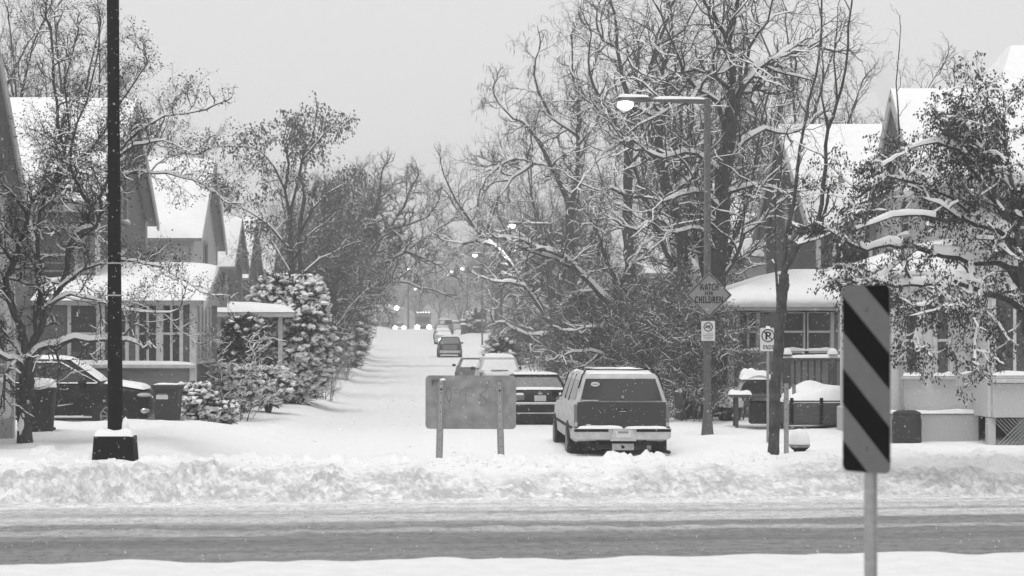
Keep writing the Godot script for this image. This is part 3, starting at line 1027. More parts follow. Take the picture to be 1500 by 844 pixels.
func build_street_lamps() -> void:
	var g := "cobra-head street lamps along the right kerb"
	var spots := [
		[6.37, 42.3, "lit street lamp carrying the diamond WATCH FOR CHILDREN sign"],
		[6.40, 89.0, "lit street lamp whose arm pokes out of the bare trees, second from the crossing"],
		[6.20, 131.5, "lit street lamp third from the crossing, arm below the branches"],
		[6.60, 176.0, "lit street lamp fourth from the crossing, thin grey pole in the haze"],
		[6.60, 220.0, "lit street lamp fifth from the crossing, standing above the far bin"],
	]
	var first: Node3D
	for i in spots.size():
		var s: Array = spots[i]
		var y := [0.12, -0.1, 0.1, 0.5, 1.45][i] as float
		var at := Vector3(s[0], y, -s[1])
		var o: Node3D
		if i == 0:
			o = thing("street_lamp", s[2], "street lamp", at, 0.0, g)
			o.set_meta("stem", "street_lamp")
			lamp_parts(o)
			lamp_light(o, Vector3(-1.70, 6.98, 0), 4.0)
			first = o
		else:
			o = copy_of(first, at, 0.0, s[2])
	first.remove_meta("stem")
	for c in get_children():
		if c.has_meta("stem"): c.remove_meta("stem")
	# the diamond warning sign and the notice below it are strapped to the first pole
	var d := thing("warning_sign", "diamond warning sign reading WATCH FOR CHILDREN strapped to the lamp pole", "road sign", Vector3(6.375, 3.16, -42.12))
	var pl := MB.new()
	pl.prism(diamond(0.49, 0.05), 0.0, 0.012)
	part("panel", pl, mats.sign_yellow, d)
	for k in 4: # thin black border
		var bm := MB.new()
		var t0 := PI / 2 * k
		var t1 := PI / 2 * (k + 1)
		bm.bar(Vector3(cos(t0), sin(t0), 0) * 0.45 + Vector3(0, 0, 0.014), Vector3(cos(t1), sin(t1), 0) * 0.45 + Vector3(0, 0, 0.014), 0.016, 0.006, 0.0, Vector3.BACK)
		part("border", bm, mats.black_print, d)
	lettering(d, "WATCH", Vector3(0, 0.17, 0.0145), 0.148, 0.40)
	lettering(d, "FOR", Vector3(0, 0.035, 0.0145), 0.082, 0.17)
	lettering(d, "CHILDREN", Vector3(0, -0.10, 0.0145), 0.148, 0.59)
	for yy in [0.2, -0.2]:
		boxpart("strap", Vector3(0, yy, -0.09), Vector3(0.16, 0.03, 0.17), mats.lamp_steel, d, 0.004)
	var n := thing("notice_sign", "small white notice with a crossed-out picture below the diamond sign", "sign", Vector3(6.36, 2.40, -42.12))
	boxpart("panel", Vector3.ZERO, Vector3(0.29, 0.42, 0.01), mats.sign_white, n, 0.003)
	var rg := MB.new()
	ring_band(rg, 0.098, 0.08, 0.0, TAU, Vector3(0, 0.085, 0.0065))
	part("circle", rg, mats.black_print, n)
	var pic := MB.new()
	pic.prism(PackedVector2Array([Vector2(-0.06, 0.06), Vector2(-0.01, 0.075), Vector2(0.05, 0.10), Vector2(0.062, 0.125), Vector2(0.0, 0.115), Vector2(-0.055, 0.10)]), 0.005, 0.008)
	pic.prism(PackedVector2Array([Vector2(-0.02, 0.06), Vector2(0.06, 0.05), Vector2(0.045, 0.085), Vector2(0.0, 0.078)]), 0.005, 0.008)
	part("picture", pic, mats.black_print, n)
	var sl := MB.new()
	sl.bar(Vector3(-0.062, 0.147, 0.0095), Vector3(0.062, 0.023, 0.0095), 0.016, 0.003, 0.0, Vector3.BACK)
	part("slash", sl, mats.print_pale, n)
	for k in 4:
		var ln := MB.new()
		ln.box(Vector3(0.0, -0.06 - 0.036 * k, 0.006), Vector3([0.2, 0.22, 0.2, 0.13][k], 0.014, 0.003))
		part("print_line", ln, mats.print_pale, n)
	for yy in [0.14, -0.14]:
		boxpart("strap", Vector3(0, yy, -0.09), Vector3(0.16, 0.02, 0.17), mats.lamp_steel, n, 0.004)


func diamond(r: float, c: float) -> PackedVector2Array:
	var p := PackedVector2Array()
	for k in 4:
		var t := PI / 2 * k
		var a := Vector2(cos(t), sin(t)) * r
		var u := Vector2(cos(t + PI / 2), sin(t + PI / 2))
		var dir := Vector2(cos(t), sin(t))
		p.append(a - dir * c * 0.5 - u * c * 0.5)
		p.append(a - dir * c * 0.12)
		p.append(a - dir * c * 0.5 + u * c * 0.5)
	return p


func ring_band(mb: MB, r1: float, r0: float, t0: float, t1: float, at: Vector3, th := 0.004, n := 28) -> void:
	for k in n:
		var a := lerpf(t0, t1, float(k) / n)
		var b := lerpf(t0, t1, float(k + 1) / n)
		var p := PackedVector2Array([Vector2(cos(a), sin(a)) * r0, Vector2(cos(a), sin(a)) * r1, Vector2(cos(b), sin(b)) * r1, Vector2(cos(b), sin(b)) * r0])
		mb.prism(p, -th / 2, th / 2, Transform3D(Basis.IDENTITY, at))


func lettering(parent: Node, text: String, at: Vector3, height: float, width: float, m: Material = null, bs := Basis.IDENTITY, weight := 700) -> MeshInstance3D:
	var f := SystemFont.new()
	f.font_names = PackedStringArray(["Droid Sans"])
	f.font_weight = weight
	var t := TextMesh.new()
	t.text = text
	t.font = f
	t.font_size = 64
	t.pixel_size = 0.01
	t.depth = 0.02
	t.curve_step = 2.0
	var bx := t.get_aabb()
	var o := mpart("lettering", t, m if m else mats.black_print, parent)
	var s := Vector3(width / maxf(bx.size.x, 0.01), height / maxf(bx.size.y, 0.01), 0.12)
	o.transform = Transform3D(bs * Basis.from_scale(s), at - bs * (Vector3(bx.get_center().x, bx.get_center().y, 0) * s))
	return o


# ---------------------------------------------------------------- vehicles (local: -z is the nose, the origin lies on the ground under the middle)
func plan_ring(hw: float, zf: float, zr: float, y: float, c := 0.12) -> Array:
	var r := []
	for q in [[hw, zr - c], [hw, lerpf(zr, zf, 0.5)], [hw, zf + c], [hw - c * 0.3, zf + c * 0.3], [hw - c, zf], [0.0, zf - c * 0.25], [-hw + c, zf], [-hw + c * 0.3, zf + c * 0.3], [-hw, zf + c], [-hw, lerpf(zr, zf, 0.5)], [-hw, zr - c], [-hw + c * 0.3, zr - c * 0.3], [-hw + c, zr], [0.0, zr + c * 0.15], [hw - c, zr], [hw - c * 0.3, zr - c * 0.3]]:
		r.append(Vector3(q[0], y, q[1]))
	return r


func wheel(o: Node, at: Vector3, r: float, w: float, side: float) -> void:
	var xf := Transform3D(Basis(Vector3(0, -side, 0), Vector3(side, 0, 0), Vector3(0, 0, 1)), at)
	var t := MB.new()
	t.lathe([[r * 0.6, -w / 2], [r * 0.94, -w / 2], [r, -w / 2 + 0.03], [r, w / 2 - 0.03], [r * 0.94, w / 2], [r * 0.66, w / 2 + 0.01], [r * 0.64, w / 2 - 0.03], [0.02, w / 2 - 0.03]], xf, 28)
	var ty := part("wheel", t, mats.rubber, o, 40.0)
	var m := MB.new()
	for k in 10:
		var a := TAU * k / 10
		m.bar(at + Vector3(side * (w / 2 - 0.012), sin(a) * r * 0.1, cos(a) * r * 0.1), at + Vector3(side * (w / 2 - 0.006), sin(a) * r * 0.6, cos(a) * r * 0.6), 0.035, 0.03, 0.004, Vector3.RIGHT)
	m.lathe([[r * 0.66, w / 2 - 0.02], [r * 0.66, w / 2 + 0.006], [r * 0.58, w / 2 + 0.006], [r * 0.58, w / 2 - 0.02]], xf, 28)
	m.lathe([[r * 0.14, w / 2 - 0.02], [r * 0.14, w / 2 + 0.01], [r * 0.05, w / 2 + 0.016]], xf, 14)
	part("rim", m, mats.galvanised, ty, 30.0)


func car(o: Node3D, p: Dictionary) -> void:
	var l: float = p.l; var w: float = p.w; var roof: float = p.roof; var belt: float = p.belt
	var hw := w / 2.0
	var body: Material = p.body
	var b := MB.new()
	var rings := []
	for s in p.stations: # [z, half-width share, underside, top]
		var a: float = hw * s[1]; var y0: float = s[2]; var y1: float = s[3]
		var ym := lerpf(y0, y1, 0.55)
		var half := [Vector3(a * 0.9, y0, s[0]), Vector3(a * 0.985, y0 + 0.07, s[0]), Vector3(a, ym, s[0]), Vector3(a * 0.985, y1 - 0.10, s[0]), Vector3(a * 0.95, y1 - 0.03, s[0]), Vector3(a * 0.86, y1, s[0]), Vector3(a * 0.45, y1 + 0.02, s[0])]
		var ring := half.duplicate()
		for k in range(half.size() - 1, -1, -1): ring.append(half[k] * Vector3(-1, 1, 1))
		rings.append(ring)
	b.loft(rings)
	part("body", b, body, o, 38.0)
	var c: Array = p.cabin # [front at belt, front at roof, rear at roof, rear at belt]
	var wb: float = hw * p.get("cabin_w", 0.95)
	var wt: float = hw * p.get("roof_w", 0.76)
	var at_y := func(y: float) -> float: return clampf((y - belt) / (roof - belt), 0.0, 1.0)
	var g := MB.new()
	var gr := []
	for q in [[0.0, 0.0], [0.45, 0.42], [0.86, 0.86], [0.97, 1.02]]:
		var e: float = q[0]
		gr.append(plan_ring(lerpf(wb, wt, e) - (0.05 if e > 0.9 else 0.0), lerpf(c[0], c[1], e) + (0.06 if e > 0.9 else 0.0), lerpf(c[3], c[2], e) - (0.06 if e > 0.9 else 0.0), lerpf(belt - 0.02, roof, e if e < 0.9 else 0.985), 0.1))
	gr.append(plan_ring(wt * 0.72, lerpf(c[1], c[2], 0.12), lerpf(c[2], c[1], 0.1), roof, 0.1))
	g.loft(gr)
	part("cabin", g, p.get("cabin_mat", body), o, 38.0)
	for s in [-1.0, 1.0]:
		for poly in p.get("side_glass", []):
			var m := MB.new()
			var q := []
			for v in poly:
				var e: float = at_y.call(v[1])
				q.append(Vector3(s * (lerpf(wb, wt, e) + 0.006), v[1], v[0]))
			for k in range(1, q.size() - 1): m.tri(q[0], q[k], q[k + 1])
			part("side_window", m, p.get("side_glass_mat", mats.car_glass), o)
	for e in [[0, "windscreen", -1.0], [1, "rear_window", 1.0]]:
		if e[0] == 0 and not p.get("front_glass", true): continue
		var m := MB.new()
		var ys := [belt + p.get("glass_low", 0.05), roof - p.get("glass_top", 0.1)]
		var q := []
		for yy in ys:
			var t: float = at_y.call(yy)
			var zz := lerpf(c[0], c[1], t) if e[0] == 0 else lerpf(c[3], c[2], t)
			var ww: float = lerpf(wb, wt, t) - p.get("pillar", 0.11)
			q.append([ww, yy, zz + e[2] * 0.035])
		for k in 6:
			var u0 := -1.0 + k / 3.0
			var u1 := -1.0 + (k + 1) / 3.0
			m.quad(Vector3(u0 * q[0][0], q[0][1], q[0][2] - e[2] * 0.03 * u0 * u0), Vector3(u1 * q[0][0], q[0][1], q[0][2] - e[2] * 0.03 * u1 * u1), Vector3(u1 * q[1][0], q[1][1], q[1][2] - e[2] * 0.03 * u1 * u1), Vector3(u0 * q[1][0], q[1][1], q[1][2] - e[2] * 0.03 * u0 * u0))
		part(e[1], m, p.get("rear_glass_mat", mats.car_glass) if e[0] == 1 else mats.car_glass, o, 40.0)
	var r: float = p.get("wheel_r", 0.34)
	for zz in p.axles:
		for s in [-1.0, 1.0]:
			var am := MB.new()
			var arc := PackedVector2Array()
			for k in 13:
				var t := PI * k / 12
				arc.append(Vector2(cos(t), sin(t)) * (r + 0.07))
			arc.append(Vector2(-r - 0.07, -r * 0.45)); arc.append(Vector2(r + 0.07, -r * 0.45))
			am.prism(arc, 0.0, 0.012, Transform3D(Basis(Vector3(0, 0, -s), Vector3.UP, Vector3(s, 0, 0)), Vector3(s * (hw * 0.998), r, zz)))
			part("wheel_arch", am, mats.underbody, o)
			wheel(o, Vector3(s * (hw - 0.085), r, zz), r, 0.22, s)
	for s in p.get("snow", []): # [x, y, z, wide, long, high, tilt]
		var m := MB.new()
		m.pad(Vector3(s[0], s[1], s[2]), s[3], s[4], s[5], int(l * 10.0) + int(s[2] * 7.0), Basis(Vector3.RIGHT, s[6]), 14, 12, p.get("snow_lump", 0.12))
		part("snow", m, mats.snow, o, 50.0)
	for s in p.get("boxes", []): # [name, middle, size, material, bevel]
		boxpart(s[0], s[1], s[2], s[3], o, s[4])


func sedan_dims(body: Material, snow_h: float) -> Dictionary:
	return {
		"l": 4.6, "w": 1.78, "roof": 1.38, "belt": 0.92, "body": body, "wheel_r": 0.31, "axles": [-1.4, 1.35],
		"stations": [[-2.3, 0.72, 0.32, 0.58], [-2.22, 0.88, 0.24, 0.68], [-1.9, 0.97, 0.2, 0.78], [-1.0, 1.0, 0.2, 0.9], [0.0, 1.0, 0.2, 0.94], [1.3, 1.0, 0.2, 0.98], [1.95, 0.96, 0.24, 0.98], [2.22, 0.9, 0.28, 0.92], [2.3, 0.78, 0.34, 0.8]],
		"cabin": [-1.0, -0.25, 0.95, 1.65], "roof_w": 0.70,
		"side_glass": [[[-0.7, 0.98], [0.28, 0.98], [0.28, 1.28], [-0.2, 1.28]], [[0.34, 0.98], [1.25, 0.98], [0.95, 1.26], [0.34, 1.28]]],
		"snow": [[0, 1.36, 0.35, 1.2, 1.35, snow_h, 0.0], [0, 0.93, 1.92, 1.5, 0.7, snow_h * 0.6, 0.0], [0, 0.86, -1.5, 1.5, 1.1, snow_h, -0.1]],
	}


func suv_dims(body: Material, snow_h: float) -> Dictionary:
	return {
		"l": 4.7, "w": 1.86, "roof": 1.68, "belt": 1.08, "body": body, "wheel_r": 0.36, "axles": [-1.42, 1.4],
		"stations": [[-2.35, 0.72, 0.4, 0.72], [-2.27, 0.9, 0.3, 0.86], [-2.0, 0.98, 0.26, 0.96], [-1.1, 1.0, 0.26, 1.08], [0.0, 1.0, 0.26, 1.10], [1.6, 1.0, 0.26, 1.12], [2.1, 0.98, 0.3, 1.12], [2.3, 0.93, 0.36, 1.06], [2.35, 0.84, 0.42, 0.98]],
		"cabin": [-1.2, -0.4, 1.95, 2.3], "roof_w": 0.74,
		"side_glass": [[[-0.95, 1.14], [0.1, 1.14], [0.1, 1.56], [-0.4, 1.56]], [[0.16, 1.14], [1.1, 1.14], [1.1, 1.56], [0.16, 1.56]], [[1.18, 1.16], [1.95, 1.2], [1.78, 1.52], [1.18, 1.56]]],
		"snow": [[0, 1.66, 0.75, 1.35, 2.4, snow_h, 0.0], [0, 1.0, -1.72, 1.5, 1.0, snow_h * 0.8, -0.14]],
	}


func parked(called: String, label: String, at: Vector3, turn: float, p: Dictionary, cat := "car") -> Node3D:
	var o := thing(called, label, cat, at, turn, "vehicles parked along the street")
	car(o, p)
	return o


func tail(p: Dictionary, z: float, y: float, x: float, plate_y: float, w := 0.3, h := 0.14) -> void:
	p["boxes"] = p.get("boxes", []) + [
		["tail_light", Vector3(-x, y, z), Vector3(w, h, 0.06), mats.lens_red, 0.02], ["tail_light", Vector3(x, y, z), Vector3(w, h, 0.06), mats.lens_red, 0.02],
		["number_plate", Vector3(0, plate_y, z + 0.02), Vector3(0.32, 0.16, 0.015), mats.plate, 0.004],
	]


func build_vehicles() -> void:
	big_truck()
	dark_suv_on_drive()
	# snowed-in cars up the right kerb
	var p := sedan_dims(mats.car_dark, 0.05)
	tail(p, 2.28, 0.76, 0.62, 0.74, 0.4, 0.17)
	p.boxes += [["bumper", Vector3(0, 0.46, 2.28), Vector3(1.62, 0.26, 0.14), mats.car_dark, 0.05], ["bumper_trim", Vector3(0, 0.60, 2.355), Vector3(1.5, 0.05, 0.02), mats.car_pale, 0.006], ["bumper_trim", Vector3(0, 0.34, 2.355), Vector3(1.3, 0.03, 0.02), mats.car_pale, 0.006], ["badge", Vector3(0, 0.87, 2.31), Vector3(0.12, 0.05, 0.015), mats.chrome, 0.004], ["underbody", Vector3(0, 0.22, 1.9), Vector3(1.4, 0.2, 0.7), mats.underbody, 0.02]]
	p.rear_glass_mat = mats.frosted_glass
	p.snow = [[0, 1.36, 0.35, 1.2, 1.35, 0.06, 0.0], [0, 0.985, 1.98, 1.45, 0.5, 0.045, 0.05]]
	p.boxes += [["snow", Vector3(-0.62, 0.85, 2.29), Vector3(0.34, 0.07, 0.05), mats.snow, 0.02], ["snow", Vector3(0.62, 0.86, 2.29), Vector3(0.34, 0.06, 0.05), mats.snow, 0.02], ["snow", Vector3(0.0, 0.62, 2.37), Vector3(1.4, 0.03, 0.04), mats.snow, 0.01]]
	parked("sedan", "dark sedan with frosted rear window parked between sign and large truck", Vector3(3.56, -0.2, -56.4), 0.02, p)
	p = suv_dims(mats.car_pale, 0.16)
	tail(p, 2.32, 0.9, 0.76, 0.72, 0.14, 0.3)
	p.rear_glass_mat = mats.snow
	p.boxes += [["roof_rail", Vector3(-0.62, 1.76, 0.8), Vector3(0.04, 0.05, 1.9), mats.black, 0.01], ["roof_rail", Vector3(0.62, 1.76, 0.8), Vector3(0.04, 0.05, 1.9), mats.black, 0.01], ["mirror", Vector3(1.0, 1.16, -0.85), Vector3(0.2, 0.14, 0.1), mats.black, 0.04], ["mirror", Vector3(-1.0, 1.16, -0.85), Vector3(0.2, 0.14, 0.1), mats.black, 0.04], ["wiper", Vector3(0, 1.14, 2.33), Vector3(0.7, 0.025, 0.03), mats.black, 0.004]]
	p.snow.append([0, 1.10, 2.16, 1.5, 0.55, 0.14, 1.05])
	parked("wagon", "pale wagon with its rear window buried in snow behind the metal sign", Vector3(3.84, -0.48, -85.5), 0.0, p)
	p = sedan_dims(mats.car_grey, 0.14)
	tail(p, 2.26, 0.78, 0.62, 0.74, 0.34, 0.16)
	p.rear_glass_mat = mats.snow
	p.boxes.append(["mirror", Vector3(-0.98, 0.98, -0.5), Vector3(0.18, 0.12, 0.1), mats.black, 0.03])
	parked("sedan", "grey snow-covered sedan parked just ahead of the pale wagon", Vector3(3.3, -0.42, -99.0), 0.0, p)
	p = suv_dims(mats.car_dark, 0.1)
	tail(p, 2.32, 0.86, 0.74, 0.8, 0.2, 0.2)
	p.rear_glass_mat = mats.car_grey
	p.boxes += [["bumper", Vector3(0, 0.5, 2.33), Vector3(1.6, 0.2, 0.1), mats.car_salted, 0.03], ["tailgate", Vector3(0, 0.84, 2.34), Vector3(1.2, 0.36, 0.04), mats.car_grey, 0.02], ["mirror", Vector3(-1.02, 1.16, -0.85), Vector3(0.2, 0.14, 0.1), mats.black, 0.04], ["mirror", Vector3(1.02, 1.16, -0.85), Vector3(0.2, 0.14, 0.1), mats.black, 0.04]]
	parked("suv", "dark sport utility car parked alone midway up the street", Vector3(3.27, 0.03, -156.0), 0.0, p)
	p = sedan_dims(mats.car_pale, 0.14)
	tail(p, 2.26, 0.78, 0.62, 0.74)
	p.rear_glass_mat = mats.snow
	parked("sedan", "snow-covered pale sedan just beyond the lone dark utility car", Vector3(3.5, 0.72, -193.0), 0.0, p)
	p = sedan_dims(mats.car_grey, 0.12)
	p.rear_glass_mat = mats.snow
	parked("sedan", "hazy grey sedan third from last along the right kerb", Vector3(3.6, 1.1, -206.0), 0.0, p)
	p = suv_dims(mats.car_grey, 0.12)
	parked("suv", "hazy grey utility car parked near the crest of the street", Vector3(4.3, 1.62, -236.0), 0.1, p)
	p = sedan_dims(mats.car_pale, 0.12)
	parked("sedan", "pale sedan parked farthest up on the crest beside the shrub", Vector3(5.6, 1.75, -246.0), 0.25, p)


func big_truck() -> void:
	var o := thing("truck", "boxy four-by-four truck with dark tailgate parked at the snowy corner", "truck", Vector3(4.14, -0.2, -41.28), 0.0, "vehicles parked along the street")
	var p := {
		"l": 5.55, "w": 1.9, "roof": 1.78, "belt": 1.2, "body": mats.car_salted, "wheel_r": 0.38, "axles": [-1.75, 1.62],
		"stations": [[-2.78, 0.9, 0.55, 0.98], [-2.7, 0.95, 0.45, 1.05], [-2.0, 1.0, 0.42, 1.12], [-1.0, 1.0, 0.42, 1.18], [0.0, 1.0, 0.42, 1.21], [2.0, 1.0, 0.42, 1.21], [2.68, 0.985, 0.48, 1.21], [2.76, 0.96, 0.5, 1.2]],
		"cabin": [-1.05, -0.45, 2.54, 2.74], "cabin_w": 0.945, "roof_w": 0.77, "glass_low": 0.06, "glass_top": 0.1, "pillar": 0.085,
		"side_glass": [[[-0.7, 1.27], [0.3, 1.27], [0.3, 1.64], [-0.42, 1.64]], [[0.38, 1.27], [1.2, 1.27], [1.2, 1.64], [0.38, 1.64]], [[1.3, 1.27], [2.5, 1.27], [2.38, 1.64], [1.3, 1.64]]],
		"side_glass_mat": mats.tarp, "cabin_mat": mats.car_salted,
		"snow": [[0, 1.765, 1.0, 1.34, 2.9, 0.10, 0.0], [0, 1.15, -1.8, 1.6, 1.5, 0.12, -0.06], [-0.42, 0.725, 2.87, 0.86, 0.2, 0.06, 0.0], [0.46, 0.725, 2.87, 0.8, 0.2, 0.05, 0.0]],
	}
	car(o, p)
	var z := 2.78
	var gate := MB.new()
	gate.prism(PackedVector2Array([Vector2(-0.84, 0.7), Vector2(0.84, 0.7), Vector2(0.86, 0.9), Vector2(0.85, 1.22), Vector2(-0.85, 1.22), Vector2(-0.86, 0.9)]), z - 0.05, z + 0.012)
	var tg := part("tailgate", gate, mats.car_gate, o)
	var gm := MB.new()
	gm.bar(Vector3(-0.86, 1.222, z - 0.005), Vector3(0.86, 1.222, z - 0.005), 0.03, 0.014)
	part("gate_seam", gm, mats.black, tg)
	boxpart("handle", Vector3(0.02, 1.08, z + 0.02), Vector3(0.16, 0.035, 0.03), mats.black, tg, 0.006)
	boxpart("handle_trim", Vector3(0.02, 1.055, z + 0.032), Vector3(0.13, 0.012, 0.012), mats.car_pale, tg, 0.003)
	boxpart("badge", Vector3(-0.64, 0.79, z + 0.018), Vector3(0.09, 0.03, 0.01), mats.chrome, tg, 0.003)
	var lock := MB.new()
	lock.lathe([[0.03, 0.0], [0.03, 0.015], [0.01, 0.025]], Transform3D(Basis(Vector3.RIGHT, PI / 2), Vector3(0.02, 1.33, z + 0.0)), 12)
	part("lock", lock, mats.galvanised, tg)
	var st := MB.new()
	var oval := PackedVector2Array()
	for k in 20: oval.append(Vector2(-0.5 + 0.085 * cos(TAU * k / 20), 1.575 + 0.045 * sin(TAU * k / 20)))
	st.prism(oval, 2.66, 2.672)
	var sticker := part("sticker", st, mats.sign_white, o)
	var sd := MB.new()
	sd.box(Vector3(-0.5, 1.575, 2.674), Vector3(0.11, 0.022, 0.004))
	part("print_line", sd, mats.print_pale, sticker)
	for s in [-1.0, 1.0]:
		var tl := MB.new()
		tl.box(Vector3(s * 0.885, 0.96, z - 0.04), Vector3(0.07, 0.46, 0.1), 0.012)
		var lt := part("tail_light", tl, mats.lens_red, o)
		boxpart("reverse_lens", Vector3(s * 0.885, 0.80, z + 0.012), Vector3(0.06, 0.08, 0.01), mats.lens_clear, lt, 0.003)
	# bumper with a dark step pad, a dip for the plate, and the tow hitch below
	var bu := MB.new()
	bu.loft([
		[Vector3(-0.96, 0.52, z - 0.2), Vector3(-0.96, 0.72, z - 0.2), Vector3(-0.96, 0.72, z + 0.05), Vector3(-0.94, 0.56, z + 0.07)],
		[Vector3(-0.9, 0.50, z - 0.2), Vector3(-0.9, 0.72, z - 0.2), Vector3(-0.9, 0.72, z + 0.16), Vector3(-0.88, 0.52, z + 0.14)],
		[Vector3(0.9, 0.50, z - 0.2), Vector3(0.9, 0.72, z - 0.2), Vector3(0.9, 0.72, z + 0.16), Vector3(0.88, 0.52, z + 0.14)],
		[Vector3(0.96, 0.52, z - 0.2), Vector3(0.96, 0.72, z - 0.2), Vector3(0.96, 0.72, z + 0.05), Vector3(0.94, 0.56, z + 0.07)]])
	var bp := part("bumper", bu, mats.car_pale, o)
	for s in [-1.0, 1.0]:
		boxpart("step_pad", Vector3(s * 0.6, 0.69, z + 0.155), Vector3(0.66, 0.05, 0.03), mats.black, bp, 0.006)
	var np := MB.new()
	np.prism(PackedVector2Array([Vector2(-0.24, 0.49), Vector2(0.26, 0.49), Vector2(0.19, 0.73), Vector2(-0.17, 0.73)]), z + 0.14, z + 0.185)
	var hp := part("plate_housing", np, mats.car_pale, bp)
	boxpart("number_plate", Vector3(0.01, 0.62, z + 0.19), Vector3(0.3, 0.13, 0.01), mats.sign_white, hp, 0.003)
	boxpart("print_line", Vector3(0.01, 0.66, z + 0.198), Vector3(0.2, 0.04, 0.004), mats.print_pale, hp)
	boxpart("lower_lip", Vector3(0.01, 0.465, z + 0.15), Vector3(0.5, 0.03, 0.05), mats.black, hp, 0.004)
	var hi := MB.new()
	hi.box(Vector3(0.0, 0.37, z - 0.02), Vector3(0.95, 0.09, 0.09), 0.01)
	for xx in [-0.46, 0.46]: hi.box(Vector3(xx, 0.40, z - 0.1), Vector3(0.05, 0.18, 0.22), 0.008)
	var ht := part("tow_bar", hi, mats.underbody, o)
	boxpart("receiver", Vector3(0.02, 0.37, z + 0.03), Vector3(0.42, 0.13, 0.05), mats.car_pale, ht, 0.01)
	boxpart("receiver_hole", Vector3(0.02, 0.37, z + 0.058), Vector3(0.06, 0.06, 0.012), mats.black, ht, 0.004)
	var un := MB.new()
	un.rod(Vector3(-0.8, 0.38, 1.62), Vector3(0.8, 0.38, 1.62), 0.06, -1.0, 12)
	un.blob(Vector3(0.05, 0.36, 1.62), Vector3(0.2, 0.16, 0.18), 2, 0.0, 7, 12)
	un.box(Vector3(0.0, 0.46, 0.6), Vector3(1.5, 0.14, 3.6), 0.02)
	un.rod(Vector3(0.72, 0.3, 2.3), Vector3(0.9, 0.27, 2.92), 0.035, -1.0, 10)
	un.box(Vector3(-0.3, 0.36, 2.2), Vector3(0.7, 0.2, 0.6), 0.05)
	part("underbody", un, mats.underbody, o)
	for s in [-1.0, 1.0]:
		boxpart("side_moulding", Vector3(s * 0.952, 0.72, 0.0), Vector3(0.015, 0.06, 5.2), mats.black, o, 0.004)
		var fl := MB.new()
		fl.box(Vector3(s * 0.8, 0.24, 2.14), Vector3(0.28, 0.36, 0.02), 0.004)
		part("mud_flap", fl, mats.rubber, o)
		for pz in [0.34, 1.25, -0.74]:
			var pb := MB.new()
			pb.bar(Vector3(s * 0.905, 1.22, pz), Vector3(s * 0.735, 1.74, pz), 0.035, 0.02)
			part("pillar_trim", pb, mats.black, o)
		var mi := MB.new()
		mi.box(Vector3(s * 1.03, 1.28, -0.62), Vector3(0.15, 0.15, 0.1), 0.04)
		part("mirror", mi, mats.black, o)
		var rr := MB.new()
		rr.tube(PackedVector3Array([Vector3(s * 0.82, 1.5, 2.6), Vector3(s * 0.74, 1.74, 2.5), Vector3(s * 0.66, 1.83, 2.35), Vector3(s * 0.66, 1.84, 0.2)]), PackedFloat32Array([0.014, 0.014, 0.014, 0.014]), 8, true)
		part("roof_rail", rr, mats.black, o)
	for rz in [2.3, 1.5, 0.6]:
		var cb := MB.new()
		cb.rod(Vector3(-0.66, 1.85, rz), Vector3(0.66, 1.85, rz), 0.013)
		part("rack_bar", cb, mats.black, o)
	var wi := MB.new()
	wi.bar(Vector3(-0.78, 1.265, z - 0.03), Vector3(-0.45, 1.262, z - 0.03), 0.02, 0.02)
	part("wiper", wi, mats.car_pale, o)


